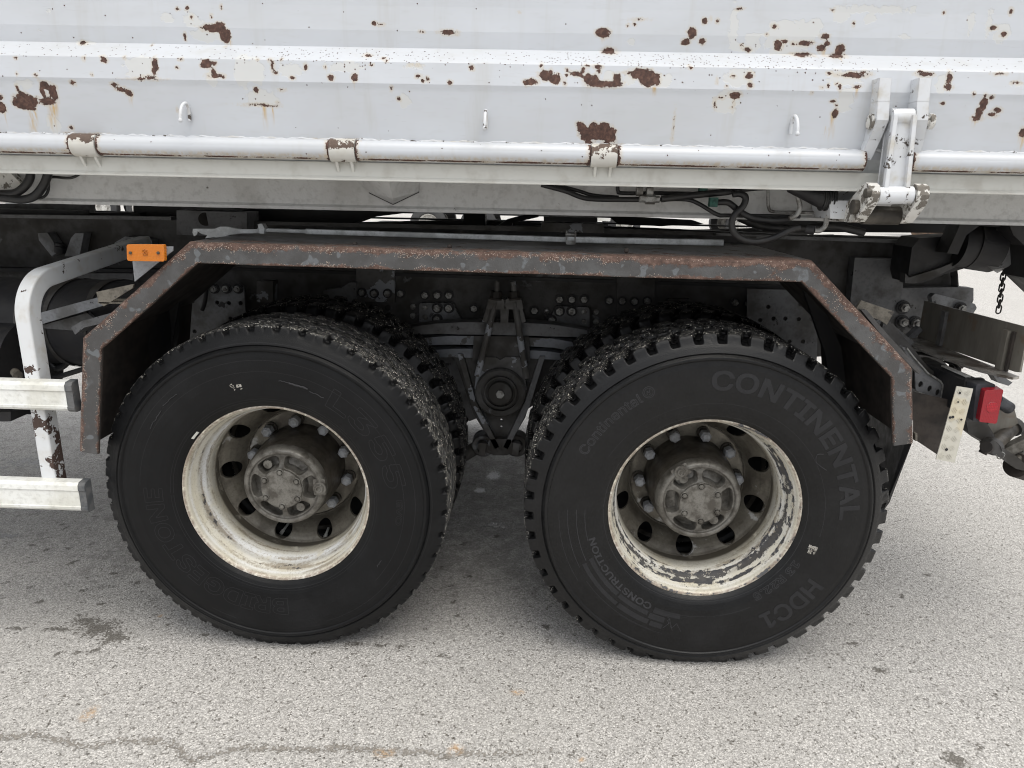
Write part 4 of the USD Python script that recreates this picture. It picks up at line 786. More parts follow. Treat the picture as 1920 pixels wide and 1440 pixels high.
# beige angle pieces welded behind both legs
obj('guard_bracket', [prism([(-1.1458,1.1828),(-1.0322,1.2089),(-1.0369,1.1964),(-1.1293,1.141),(-1.1435,1.1532)], -0.034, -0.026), prism_z([(-1.1458, -0.034), (-1.0361, -0.034), (-1.0361, 0.05), (-1.1458, 0.03)], 1.1534 - 0.004, 1.1534)], 'beige_metal', guard)
obj('guard_bracket', prism([(1.0803,1.2039),(1.1809,1.1734),(1.1656,1.1332),(1.1451,1.1455),(1.0665,1.172)], 0.05, 0.06), 'beige_metal', guard)
obj('guard_edge', prism([(1.0709,1.1802),(1.0861,1.1806),(1.164,1.104),(1.2734,1.004),(1.2673,0.9941),(1.1589,1.0879)], 0.02, 0.04), 'chassis_paint', guard)
# rubber flap behind the right hand wheel
obj('mud_flap', trimesh.convex.convex_hull(np.array([(1.2568,-0.03,0.804), (1.2537,0.0,0.7998), (1.2909,0.1,0.5461), (1.285,0.12,0.5025), (1.3973,0.55,0.8631), (1.4169,0.58,0.4238), (1.3981,0.58,0.4119)])), 'black_part', guard)
obj('guard_clip', prism([(1.2575,0.8274),(1.2637,0.8276),(1.2676,0.8044),(1.2615,0.8042)], -0.034, -0.02), 'beige_metal', guard)

# ------------------------------------------------------------------ leaf spring, trunnion, torque rods
susp = empty('bogie_suspension', T)
def leaf(pts_top, pts_bot, y0, y1, mat='spring_steel'):
    return prism(list(pts_top) + list(pts_bot)[::-1], y0, y1)
obj('spring_leaf', leaf([(-0.5092,0.9162),(-0.3678,0.9588),(-0.264,0.9766),(-0.1544,0.986),(0.0786,0.9902),(0.2084,0.9853),(0.3344,0.9675),(0.5037,0.9275)], [(-0.5106,0.8728),(-0.3259,0.9321),(-0.2325,0.9368),(-0.1542,0.9369),(0.0798,0.9391),(0.1366,0.9386),(0.294,0.9387),(0.5065,0.8846)], 0.70, 0.785), 'chassis_grey', susp)
obj('spring_leaf', leaf([(-0.3828,0.8905),(-0.3141,0.9163),(-0.212,0.9278),(-0.1081,0.9307),(0.1052,0.9302),(0.1895,0.9304),(0.291,0.9161),(0.4449,0.8708)], [(-0.3834,0.8578),(-0.2867,0.8889),(-0.1908,0.8938),(-0.1079,0.894),(0.1062,0.8958),(0.2119,0.8923),(0.3077,0.8734),(0.4481,0.8165)], 0.705, 0.785), 'spring_blue', susp)
obj('spring_leaf', leaf([(-0.32,0.8498),(-0.262,0.8689),(-0.1914,0.8753),(-0.1146,0.8775),(0.1129,0.8775),(0.1702,0.877),(0.2511,0.8684),(0.3851,0.8134)], [(-0.3206,0.8057),(-0.2451,0.8388),(-0.1915,0.8403),(-0.1144,0.8404),(0.1138,0.8448),(0.2351,0.8418),(0.388,0.7583)], 0.71, 0.785), 'spring_blue', susp)
obj('spring_saddle', prism([(-0.1077,0.9339),(0.1093,0.9378),(0.1162,0.8385),(-0.1135,0.834)], 0.69, 0.704), 'chassis_paint', susp)
def cap_leg(pts): return prism(pts, 0.655, 0.695)
obj('clamp_leg', cap_leg([(-0.0438,1.0938),(-0.0192,1.0883),(-0.055,0.9961),(-0.0737,0.9997)]), 'spring_steel', susp)
obj('clamp_leg', cap_leg([(-0.0099,1.0855),(-0.0034,1.0649),(-0.0022,0.9938),(0.0269,0.9946),(0.0297,1.0658),(0.021,1.0863)]), 'spring_steel', susp)
obj('clamp_leg', cap_leg([(0.0524,1.0942),(0.071,1.0865),(0.0957,1.0023),(0.0772,0.9976)]), 'spring_steel', susp)
for (p0, p1, nt, st) in (((-0.0225,0.65,1.0774), (-0.0898,0.65,0.7819), (-0.019,0.65,1.1122), (-0.0156,0.65,1.157)), ((0.051,0.65,1.0793), (0.1037,0.65,0.779), (0.0482,0.65,1.114), (0.0432,0.65,1.1564))):
    d = (np.array(st) - np.array(nt)); d /= np.linalg.norm(d)
    ub = obj('u_bolt', [cyl(p0, p1, 0.0125, 18), cyl(nt, st, 0.0105, 16)], 'spring_steel', susp)
    obj('u_bolt_nut', [hexnut(np.array(nt) - d * 0.018, d, 0.021, 0.024), cyl(np.array(nt) - d * 0.026, np.array(nt) - d * 0.018, 0.025, 20)], 'dark_brown', ub)
    obj('clamp_head', prism(rounded([(nt[0] - 0.038, nt[2] - 0.062), (nt[0] + 0.038, nt[2] - 0.062), (nt[0] + 0.028, nt[2] - 0.022), (nt[0] - 0.028, nt[2] - 0.022)], 0.006), 0.64, 0.69), 'spring_steel', ub)
obj('trunnion_block', prism([(-0.066,0.8509),(-0.0194,0.8522),(-0.0023,0.8418),(0.0187,0.8533),(0.0736,0.8549),(0.0967,0.7791),(0.1067,0.7219),(-0.1033,0.7155),(-0.0973,0.7821)], 0.68, 0.78), 'spring_steel', susp)
tcx = np.array((0.0014,0.66,0.7118))
hubp = [(0.004, -0.012), (0.030, -0.014), (0.046, -0.012), (0.0495, -0.006), (0.050, 0.010), (0.058, 0.012), (0.0585, 0.002), (0.066, 0.000), (0.068, 0.010), (0.074, 0.011), (0.075, -0.002), (0.094, -0.006), (0.100, 0.0), (0.101, 0.10)]
obj('trunnion_cap', move(lathe(hubp, 72), tcx), 'chassis_paint', susp, smooth=35)
obj('trunnion_nut', hexnut(tcx + (0, -0.012, 0), (0, -1, 0), 0.017, 0.012, 0.4), 'bolt_steel', susp)
tri = Polygon([(-0.169,0.8472),(0.1371,0.8472),(0.1757,0.8484),(0.1029,0.5886),(0.0285,0.4454),(-0.0162,0.4439),(-0.1112,0.5956),(-0.1949,0.8465)])
for c_ in [(0.004,0.74,0.5738),(0.0045,0.74,0.5436)]: tri = tri.difference(Point(c_[0], c_[2]).buffer(0.006, 8))
obj('trunnion_bracket', prism(tri, 0.735, 0.755), 'chassis_paint', susp)
obj('bracket_rib', prism([(-0.1732,0.8563),(-0.1519,0.8569),(-0.0994,0.6633),(-0.0011,0.4689),(-0.0186,0.4589),(-0.1167,0.6537)], 0.70, 0.735), 'spring_steel', susp)
obj('bracket_rib', prism([(0.1539,0.8571),(0.175,0.8577),(0.1194,0.6476),(0.0343,0.4607),(0.0165,0.4695),(0.1015,0.6696)], 0.70, 0.735), 'chassis_grey', susp)
obj('rear_web', prism([(-0.2682,0.8305),(-0.1797,0.8331),(-0.0778,0.5679),(-0.1342,0.5424)], 0.80, 0.815), 'chassis_grey', susp)
obj('rear_web', prism([(0.168,0.8341),(0.2556,0.8366),(0.1346,0.6218),(0.1017,0.5973)], 0.80, 0.815), 'chassis_paint', susp)
for (cc, far) in (((-0.0686,0.72,0.4638), (-0.2382,0.72,0.3532)), ((0.0687,0.72,0.4685), (0.2759,0.72,0.3713))):
    c0 = np.array(cc)
    tr_ = obj('torque_rod', [move(lathe([(0.030, -0.004), (0.043, -0.006), (0.048, 0.0), (0.048, 0.07), (0.03, 0.074)], 48), c0), cyl(c0 + (0, 0.03, 0), np.array(far) + (0, 0.03, 0), 0.028, 20)], 'chassis_paint', susp, smooth=40)
    obj('rod_pin', [cyl(c0 + (0, -0.012, 0), c0 + (0, 0.05, 0), 0.022, 24), rot(bx(c0[0] - 0.013, c0[0] + 0.013, c0[1] - 0.03, c0[1] - 0.006, c0[2] - 0.030, c0[2] + 0.022), [0, 1, 0], 6, c0)], 'spring_steel', tr_)
obj('rod_bridge', prism(rounded([(-0.0418,0.5012),(0.0462,0.5041),(0.0651,0.4486),(0.03,0.4332),(-0.0232,0.4314),(-0.0588,0.4444)], 0.004), 0.70, 0.77), 'chassis_paint', susp)

# ------------------------------------------------------------------ wheels
GZ = 0.5421
AXLE = (-0.675, 0.675)
for x_ in AXLE:
    obj('axle_beam', [cyl((x_, 0.62, GZ), (x_, 1.90, GZ), 0.085, 28), move(tc.icosphere(3, 0.22), (x_, 1.25, GZ))], 'black_part', T, smooth=40)

SW_R = np.array([0.296, 0.302, 0.310, 0.322, 0.340, 0.362, 0.400, 0.440, 0.470, 0.486, 0.489, 0.493, 0.497, 0.502, 0.5045, 0.508, 0.512, 0.524, 0.536])
SW_A = np.array([0.002, -0.004, -0.011, -0.018, -0.025, -0.030, -0.0345, -0.0355, -0.0335, -0.0305, -0.0338, -0.0352, -0.0340, -0.0275, -0.0242, -0.0268, -0.0248, -0.0185, -0.0115])
def sidewall(R, scale):
    """a(r) of the outer sidewall for a tyre of radius R."""
    r = 0.296 + (SW_R - 0.296) * scale
    return r, SW_A
def smst(x, a, b):
    t = np.clip((x - a) / (b - a), 0, 1); return t * t * (3 - 2 * t)

def make_tyre(R, kind, cx, cy, n, seed, flip=False):
    """kind: 'block' (on and off road blocks), 'worn'. Axial 0 is the rim's outer flange; width 0.25."""
    sc = (R - 0.026 - 0.296) / (0.536 - 0.296)
    r, a = sidewall(R, sc)
    rr = np.linspace(r[0], r[-1], 62) if True else r
    rr = np.unique(np.concatenate([rr, r]))
    side_ = [(np.interp(q_, r, a), q_) for q_ in rr]
    sh = [(-0.0075, R - 0.018), (-0.0045, R - 0.011), (-0.0015, R - 0.005), (0.0020, R - 0.0018), (0.006, R - 0.0006)]
    tread = [(x, R + 0.0025 * (1 - ((x - 0.125) / 0.125) ** 2)) for x in np.arange(0.0095, 0.1251, 0.0042)]
    half = side_ + sh + tread
    full = half + [(0.25 - x, q_) for x, q_ in half[::-1]]
    pr = np.array(full)
    th = np.arange(n) * 2 * np.pi / n
    A = np.repeat(pr[:, 0], n).reshape(-1, n); Q = np.repeat(pr[:, 1], n).reshape(-1, n); TH = np.broadcast_to(th, A.shape)
    s = np.minimum(A, 0.25 - A)                    # from the nearer shoulder
    near = A < 0.125
    depth = np.zeros_like(A)
    shoulder = smst(Q, R - 0.030, R - 0.020)
    if kind == 'block':
        pitch = 50
        ph = np.where(near, TH * pitch / (2 * np.pi), TH * pitch / (2 * np.pi) + 0.5)
        u = ph % 1.0 - 0.5
        skew = np.where(s > 0, s * 5.0, 0)
        u2 = (u + skew + 0.5) % 1.0 - 0.5
        g1 = 1 - smst(np.abs(u2), 0.15, 0.20)
        depth = np.maximum(depth, 0.019 * g1 * (1 - smst(s, 0.070, 0.080)) * shoulder)
        z1 = 0.075 + 0.008 * np.sign(np.sin(2 * np.pi * ph)) * smst(np.abs(np.sin(2 * np.pi * ph)), 0, 0.5)
        depth = np.maximum(depth, 0.015 * (1 - smst(np.abs(s - z1), 0.0045, 0.0075)))
        depth = np.maximum(depth, 0.014 * (1 - smst(np.abs(s - 0.125 + 0.006 * np.sign(np.sin(2 * np.pi * ph + 1.2))), 0.003, 0.006)))
        g2 = 1 - smst(np.abs((u2 + 0.9) % 1.0 - 0.5), 0.05, 0.09)
        depth = np.maximum(depth, 0.012 * g2 * smst(s, 0.078, 0.084))
        # chipped block edges
        ch = meshkit.fbm(np.stack([np.cos(TH) * Q * 60, A * 60, np.sin(TH) * Q * 60], -1), 2, seed)
        depth = depth + 0.0022 * smst(ch, 0.60, 0.75) * shoulder
    else:
        pitch = 44
        ph = TH * pitch / (2 * np.pi) + np.where(near, 0, 0.5)
        u = ph % 1.0 - 0.5
        u2 = (u + 3.0 * np.clip(s, 0, 1) + 0.5) % 1 - 0.5
        wv = meshkit.fbm(np.stack([np.cos(TH) * 9, A * 10, np.sin(TH) * 9], -1), 2, seed)
        depth = 0.010 * (0.6 + 0.6 * wv) * (1 - smst(np.abs(u2), 0.085, 0.15)) * (1 - smst(s, 0.030, 0.045)) * smst(Q, R - 0.020, R - 0.010)
        u3 = (u + 1.0) % 1.0 - 0.5
        depth = np.maximum(depth, 0.0035 * (1 - smst(np.abs(u3), 0.03, 0.06)) * (1 - smst(s, 0.004, 0.012)) * smst(Q, R - 0.016, R - 0.009))
        z1 = 0.062 + 0.007 * np.sin(2 * np.pi * ph)
        depth = np.maximum(depth, 0.007 * (1 - smst(np.abs(s - z1), 0.004, 0.010)))
        depth = np.maximum(depth, 0.006 * (1 - smst(np.abs(s - 0.122 - 0.006 * np.sin(2 * np.pi * ph + 1)), 0.003, 0.007)))
        depth = depth + 0.0022 * (meshkit.fbm(np.stack([np.cos(TH) * Q * 45, A * 30, np.sin(TH) * Q * 45], -1), 3, seed) - 0.4) * shoulder
    Q2 = Q - depth * np.where(s > -0.002, 1.0, 0.35)
    A2 = A + np.where(s < 0.004, 1, 0) * depth * np.where(near, 0.75, -0.75) * shoulder
    x = Q2 * np.cos(TH); z = Q2 * np.sin(TH)
    # the tyre settles on the ground and bulges a little there
    low = -GZ + 0.001
    sag = np.clip((-z - 0.40) / 0.14, 0, 1) ** 2 * np.exp(-(x / 0.22) ** 2)
    A2 = A2 + np.where(near, -0.010, 0.010) * sag * np.clip((R - Q) / 0.1, 0, 1)
    z = np.maximum(z, low + 0.35 * np.where(z < low, 0.0, 0.0))
    v = np.stack([cx + x, cy + A2, GZ + z], -1).reshape(-1, 3)
    k = len(pr)
    i, j = np.meshgrid(np.arange(k - 1), np.arange(n), indexing='ij'); j2 = (j + 1) % n
    a_, b_, c_, d_ = i * n + j, i * n + j2, (i + 1) * n + j2, (i + 1) * n + j
    f = np.concatenate([np.stack([a_, b_, c_], -1).reshape(-1, 3), np.stack([a_, c_, d_], -1).reshape(-1, 3)])
    tm = (smst(s, -0.001, 0.004) * (1 - smst(depth, 0.003, 0.008))).ravel()
    me = trimesh.Trimesh(v, f, process=False)
    return (v, f[:, ::-1] if me.volume < 0 else f), tm, sc

def on_wall(shape2d, R, sc, cx, cy, r0, th0, lift, mid=None, sub=0.006):
    """Wraps a flat shape (x runs clockwise along the ring, y outwards from r0) on the outer sidewall, raised by lift."""
    r, a = sidewall(R, sc); ms = []
    for gmt in geoms(shape2d):
        e = tc.extrude_polygon(gmt, 1.0, engine='earcut')
        v_, f_ = trimesh.remesh.subdivide_to_size(e.vertices * (1, 1, 0.001), e.faces, sub)
        rm = mid or (r0 + 0.5 * (shape2d.bounds[3]))
        t_ = np.radians(th0) - v_[:, 0] / rm; q_ = r0 + v_[:, 1]
        aa = np.interp(q_, r, a) - (v_[:, 2] / 0.001) * lift + 0.0006
        ms.append(trimesh.Trimesh(np.stack([cx + q_ * np.cos(t_), cy + aa, GZ + q_ * np.sin(t_)], 1), f_, process=False))
    me = cat(ms)
    return me
def fit_width(s, w): x0, y0, x1, y1 = s.bounds; return affinity.scale(s, w / (x1 - x0), 1, origin=(0, 0))
def arc_shape(r0, r1, w): return sbox(0, 0, w, r1 - r0)

RIMP = [(0.3005, 0.010), (0.3015, 0.004), (0.3005, -0.001), (0.2975, -0.003), (0.2935, -0.001), (0.2900, 0.004), (0.2870, 0.012), (0.2845, 0.022), (0.2830, 0.034), (0.2800, 0.048), (0.2750, 0.062), (0.2690, 0.076), (0.2645, 0.088), (0.2620, 0.102), (0.2610, 0.122), (0.2600, 0.136), (0.2572, 0.141), (0.2560, 0.146), (0.2572, 0.151), (0.2620, 0.156), (0.2650, 0.165), (0.2660, 0.19), (0.2680, 0.215), (0.275, 0.235), (0.298, 0.250)]
def densify(P, h=0.004):
    o = []
    for p0, p1 in zip(P[:-1], P[1:]):
        k = max(1, int(math.hypot(p1[0] - p0[0], p1[1] - p0[1]) / h)); o += [(p0[0] + (p1[0] - p0[0]) * t, p0[1] + (p1[1] - p0[1]) * t) for t in np.linspace(0, 1, k, endpoint=False)]
    return np.array(o + [P[-1]])
DISC = np.array([(0.140, 0.283), (0.196, 0.283), (0.201, 0.279), (0.207, 0.268), (0.214, 0.253), (0.226, 0.234), (0.240, 0.219), (0.252, 0.209), (0.260, 0.203), (0.268, 0.195)])

def make_wheel(cx, rim_mat, nut0, hole0, knob, missing=()):
    w = empty('wheel', T, loc=None)
    pr = densify(RIMP); n = 240
    me = move(lathe(pr, n), (cx, 0, GZ))
    ap = np.repeat(pr[:, 1], n); rp = np.repeat(pr[:, 0], n)
    band = np.clip(smst(ap, 0.100, 0.135) * (0.45 + 0.55 * smst(ap, 0.13, 0.15)), 0, 1) + 0.35 * np.exp(-((ap - 0.064) / 0.010) ** 2) + 0.30 * np.exp(-((ap - 0.010) / 0.004) ** 2)
    pale = np.exp(-((ap - 0.080) / 0.020) ** 2) + 0.7 * np.exp(-((ap - 0.020) / 0.006) ** 2)
    peel = np.exp(-((ap - 0.055) / 0.030) ** 2) - 1.0 * smst(ap, 0.09, 0.12)
    thv = np.tile(np.arange(n) * 2 * np.pi / n, len(pr)); sv = np.repeat(np.arange(len(pr)) * 0.004, n)
    streaky = meshkit.fbm(np.stack([2.2 * np.cos(thv), 2.2 * np.sin(thv), sv * 85 + cx * 7], -1), 4, 6)
    lip = np.exp(-((ap + 0.001) / 0.004) ** 2)
    obj('rim', me, rim_mat, w, smooth=True, attrs=dict(band=band, pale=pale, peel=peel, streaky=streaky, lip=lip))
    ring = Point(0, 0).buffer(0.268, 48).difference(Point(0, 0).buffer(0.140, 32))
    for k in range(10):
        t_ = math.radians(hole0 + 36 * k)
        ring = ring.difference(affinity.rotate(affinity.scale(Point(0.2385 * math.cos(t_), 0.2385 * math.sin(t_)).buffer(0.0295, 10), 0.92, 1.0), math.degrees(t_)))
    e = tc.extrude_polygon(ring, 0.011, engine='earcut')
    v_, f_ = trimesh.remesh.subdivide_to_size(e.vertices, e.faces, 0.011)
    rr = np.hypot(v_[:, 0], v_[:, 1])
    d = trimesh.Trimesh(np.stack([cx + v_[:, 0], np.interp(rr, DISC[:, 0], DISC[:, 1]) + v_[:, 2] - 0.002, GZ + v_[:, 1]], 1), f_, process=False)
    if d.volume < 0: d.invert()
    obj('wheel_disc', d, 'disc_dirt', w, smooth=35)
    rg = move(lathe(densify([(0.2015, 0.286), (0.2015, 0.276), (0.200, 0.2735), (0.1975, 0.2745), (0.1965, 0.282)], 0.003), 120), (cx, 0, GZ))
    obj('disc_ring', rg, 'beige_metal', w, smooth=True)
    for k in range(10):
        t_ = math.radians(nut0 + 36 * k); c_ = np.array([cx + 0.1675 * math.cos(t_), 0.281, GZ + 0.1675 * math.sin(t_)])
        nt = obj('wheel_nut', [cyl(c_, c_ + (0, -0.010, 0), 0.0225, 28), hexnut(c_ + (0, -0.010, 0), (0, -1, 0), 0.0185, 0.024, t_ + 0.3)], 'hub_dark', w, smooth=25)
        if k not in missing:
            cp = hexnut(c_ + (0, -0.024, 0), (0, -1, 0), 0.0192, 0.026, t_ + 0.3)
            tip = trimesh.convex.convex_hull(np.vstack([hexnut(c_ + (0, -0.050, 0), (0, -1, 0), 0.0192, 0.001, t_ + 0.3).vertices, hexnut(c_ + (0, -0.056, 0), (0, -1, 0), 0.0120, 0.001, t_ + 0.3).vertices]))
            obj('nut_cap', [cp, tip], 'nut_plastic', nt, smooth=20)
        else: obj('stud', cyl(c_, c_ + (0, -0.047, 0), 0.010, 16), 'bolt_steel', nt)
    # hub drum, face with six pockets, cap and screws
    obj('hub_drum', move(lathe(densify([(0.148, 0.284), (0.147, 0.20), (0.1405, 0.125), (0.1385, 0.112), (0.1375, 0.100)], 0.01), 120), (cx, 0, GZ)), 'hub_dark', w, smooth=40)
    rs = np.concatenate([np.arange(0, 0.112, 0.0022), [0.1125, 0.1135, 0.1145, 0.118, 0.122, 0.127, 0.131, 0.134, 0.1362, 0.1375, 0.1375]])
    n = 240; th = np.arange(n) * 2 * np.pi / n
    Rr = np.repeat(rs, n).reshape(-1, n); TT = np.broadcast_to(th, Rr.shape)
    a_ = np.interp(Rr, [0, 0.066, 0.076, 0.100, 0.1105, 0.1112, 0.113, 0.1145, 0.118, 0.127, 0.134, 0.1375], [0.062, 0.062, 0.066, 0.074, 0.0765, 0.0745, 0.076, 0.070, 0.067, 0.069, 0.080, 0.098])
    pk = np.zeros_like(a_)
    for k in range(6):
        dt = (TT - math.radians(knob[1] + 60 * k) + np.pi) % (2 * np.pi) - np.pi
        qx, qy = np.maximum(np.abs(dt) * 0.0885 - 0.024, 0), np.maximum(np.abs(Rr - 0.0885) - 0.006, 0)
        pk = np.maximum(pk, 1 - smst(np.hypot(qx, qy), 0.0095, 0.0135))
    a_ = a_ + 0.032 * pk
    a_[-1] = 0.101
    v_ = np.stack([cx + Rr * np.cos(TT), a_, GZ + Rr * np.sin(TT)], -1).reshape(-1, 3)
    i, j = np.meshgrid(np.arange(len(rs) - 1), np.arange(n), indexing='ij'); j2 = (j + 1) % n
    q0_, q1_, q2_, q3_ = i * n + j, i * n + j2, (i + 1) * n + j2, (i + 1) * n + j
    f_ = np.concatenate([np.stack([q0_, q1_, q2_], -1).reshape(-1, 3), np.stack([q0_, q2_, q3_], -1).reshape(-1, 3)])
    obj('hub_face', (v_, f_), 'hub_dust', w, smooth=True)
    cpg = Point(0, 0).buffer(0.0665, 32)
    cpm = prism(affinity.translate(cpg, cx, GZ), 0.0515, 0.062)
    cap = obj('hub_cap', [cpm, move(lathe([(0.066, 0.0515), (0.064, 0.0500), (0.0, 0.0495)], 64), (cx, 0, GZ)), move(tc.icosphere(2, 0.0018), (cx, 0.0495, GZ))], 'hub_dust', w, smooth=25)
    for k in range(6):
        t_ = math.radians(knob[1] + 30 + 60 * k); c_ = np.array([cx + 0.060 * math.cos(t_), 0.0505, GZ + 0.060 * math.sin(t_)])
        obj('cap_screw', [move(lathe([(0.0, 0.0), (0.0, 0.0)][:1] + [(0.0122, 0.0), (0.0122, -0.003), (0.0100, -0.0045), (0.0088, -0.002)], 24), c_), hexnut(c_, (0, -1, 0), 0.0078, 0.0075, t_), cyl(c_, c_ + (0, -0.0085, 0), 0.0048, 14)], 'hub_dust', cap, smooth=30)
        if k in (1, 4):
            t2 = math.radians(knob[1] + 60 * k + 4); c2 = np.array([cx + 0.0885 * math.cos(t2), 0.084, GZ + 0.0885 * math.sin(t2)])
            obj('drain_plug', [cyl(c2, c2 + (0, -0.006, 0), 0.0145, 24), cyl(c2 + (0, -0.006, 0), c2 + (0, -0.007, 0), 0.004, 10)], 'hub_dust', cap, smooth=30)
    t_ = math.radians(knob[0]); c_ = np.array([cx + 0.121 * math.cos(t_), 0.080, GZ + 0.121 * math.sin(t_)])
    bs = cyl(c_, c_ + (0, -0.018, 0), 0.0215, 28)
    obj('oil_plug', [bs, cyl(c_ + (0, -0.018, 0), c_ + (0, -0.022, 0), 0.0145, 24), move(lathe([(0.0125, 0), (0.0125, -0.003), (0.008, -0.003), (0.0065, 0.003)], 20), c_ + (0, -0.0225, 0)), prism(affinity.translate(affinity.rotate(sbox(-0.016, -0.024, 0.016, 0.024), knob[0]), c_[0] - 0.003 * math.cos(t_), c_[2] - 0.003 * math.sin(t_)).buffer(0.004), 0.072, 0.090)], 'hub_dust', w, smooth=30)
    obj('axle_flange', cyl((cx, 0.2945, GZ), (cx, 0.31, GZ), 0.20, 64), 'hub_dark', w)
    return w
weathered('disc_dirt', (0.19, 0.175, 0.145), (0.095, 0.084, 0.068), scale=13, lo=0.4, hi=0.68, rough=0.36, metal=0.3, flake=(0.40, 0.40, 0.39), fl=(0.62, 0.68), fscale=12, bdist=0.001)

W1 = make_wheel(AXLE[0], 'rim_cream', 21.6, -106.1, (1.0, 60.0), missing=())
W2 = make_wheel(AXLE[1], 'rim_peeling', 75.1, -89.7, (124.0, 64.0))

# --- left outer tyre: worn down
R1 = 0.548
t1, tm1, s1 = make_tyre(R1, 'worn', AXLE[0], 0.0, 880, 3)
ty1 = obj('tyre', t1, 'rubber_worn', W1, smooth=True, attrs=dict(tread=tm1))
R2 = 0.563
t2, tm2, s2 = make_tyre(R2, 'block', AXLE[1], 0.0, 1000, 4)
ty2 = obj('tyre', t2, 'rubber_dark', W2, smooth=True, attrs=dict(tread=tm2))
def outline(s, w=0.0011): return s.boundary.buffer(w, 2)
def lettering(tyre, R, sc, cx, text, r0, h, th0, th1, mat, lift=0.0012, line=None, bold=True):
    s = fit_width(text_poly(text, h, bold), math.radians(th0 - th1) * (r0 + h / 2))
    if line: s = outline(s, line)
    obj('raised_lettering', on_wall(s, R, sc, cx, 0.0, r0, th0, lift, mid=r0 + h / 2), mat, tyre, smooth=False)
def rings(tyre, R, sc, cx, items, mat, lift=0.0009, name='sidewall_ring'):
    for (r0, r1, ta, tb) in items:
        w = math.radians(ta - tb) * (r0 + r1) / 2
        obj(name, on_wall(arc_shape(r0, r1, w), R, sc, cx, 0.0, r0, ta, lift, mid=(r0 + r1) / 2, sub=0.012), mat, tyre, smooth=False)
L = AXLE[0]
lettering(ty1, R1, s1, L, 'BRIDGESTONE', 0.352, 0.052, -86.0, -184.0, 'rubber_faint', 0.0010, line=0.0008)
lettering(ty1, R1, s1, L, 'L355', 0.366, 0.060, 60.0, 8.0, 'rubber_faint', 0.0010, line=0.0009)
lettering(ty1, R1, s1, L, 'EVO', 0.392, 0.017, 2.0, -10.0, 'rubber_faint', 0.0008, line=0.0006)
lettering(ty1, R1, s1, L, 'JAPAN', 0.468, 0.013, 119.0, 108.0, 'rubber_line', 0.0008, line=0.0006) if False else None
rings(ty1, R1, s1, L, [(0.3190, 0.3202, 179, -180), (0.3265, 0.3275, 179, -180), (0.4150, 0.4162, 175, -40), (0.4495, 0.4508, 160, -120), (0.5005, 0.5018, 120, -30)], 'rubber_faint', 0.0008)
# scuffs of bared, paler rubber near the top of the worn tyre
for (ta, tb, r_) in ((83, 78, 0.392), (78.5, 70, 0.3905), (76.5, 71, 0.3885), (69, 62, 0.384), (148, 138, 0.425), (136, 128, 0.431), (-30, -34, 0.39)):
    pts = []
    sw = sidewall(R1, s1)
    for t_ in np.linspace(ta, tb, 12):
        q_ = r_ + 0.004 * (RNG.random() - 0.5); pts.append((L + q_ * math.cos(math.radians(t_)), np.interp(q_, *sw) - 0.0006, GZ + q_ * math.sin(math.radians(t_))))
    obj('scuff', tube(pts, 0.0012 if r_ != 0.3905 else 0.0028, 6, smooth=False), 'rubber_line', ty1)
def sticker(tyre, R, sc, cx, r_, th, cols, seed, name='printed_mark'):
    rg = np.random.default_rng(seed); shp = []
    for (x0, y0, w, h, fill) in cols:
        nx, nz = max(2, int(w / 0.0016)), max(2, int(h / 0.0022))
        for a_ in range(nx):
            for b_ in range(nz):
                if rg.random() < fill: shp.append(sbox(x0 + a_ * w / nx, y0 + b_ * h / nz, x0 + (a_ + 0.72) * w / nx, y0 + (b_ + 0.7) * h / nz))
    u = union_all(shp)
    obj(name, on_wall(u, R, sc, cx, 0.0, r_, th, 0.0008, mid=r_, sub=0.02), 'white_print', tyre, smooth=False)
sticker(ty1, R1, s1, L, 0.368, 105.5, [(0.0, 0.004, 0.006, 0.012, 0.35), (0.008, -0.006, 0.004, 0.022, 0.5), (0.018, 0.004, 0.016, 0.010, 0.8), (0.022, -0.004, 0.012, 0.005, 0.6), (0.004, 0.016, 0.004, 0.004, 0.7)], 5)
obj('balance_chip', on_wall(sbox(0, 0, 0.030, 0.0065), R1, s1, L, 0.0, 0.3045, 142.5, 0.002, mid=0.307), 'rail_aluminium', ty1)

Rr_ = AXLE[1]
lettering(ty2, R2, s2, Rr_, 'CONTINENTAL', 0.402, 0.056, 93.5, 0.0, 'rubber_letter', 0.0016)
lettering(ty2, R2, s2, Rr_, 'Continental', 0.420, 0.030, 154.0, 121.5, 'rubber_line', 0.0010, line=0.0009, bold=False)
lettering(ty2, R2, s2, Rr_, 'CONSTRUCTION', 0.350, 0.020, -114.0, -165.0, 'rubber_line', 0.0012)
lettering(ty2, R2, s2, Rr_, 'HDC1', 0.396, 0.056, -31.0, -60.5, 'rubber_letter', 0.0016)
lettering(ty2, R2, s2, Rr_, '13 R22.5', 0.326, 0.021, -27.5, -58.0, 'rubber_line', 0.0010, line=0.0008)
em = union_all([outline(Point(0.017, 0.017).buffer(0.017, 16), 0.0008), outline(Point(0.017, 0.017).buffer(0.0125, 16), 0.0006), LineString([(0.010, 0.012), (0.014, 0.022), (0.018, 0.016), (0.024, 0.024)]).buffer(0.0009, 2), LineString([(0.014, 0.009), (0.020, 0.011)]).buffer(0.0009, 2)])
obj('raised_emblem', on_wall(em, R2, s2, Rr_, 0.0, 0.4215, 120.2, 0.0010, mid=0.4385), 'rubber_line', ty2, smooth=False)
rings(ty2, R2, s2, Rr_, [(0.3580, 0.3588, 150, -10), (0.3140, 0.3150, 179, -180), (0.3580, 0.3588, -62, -110)], 'rubber_line', 0.0006)
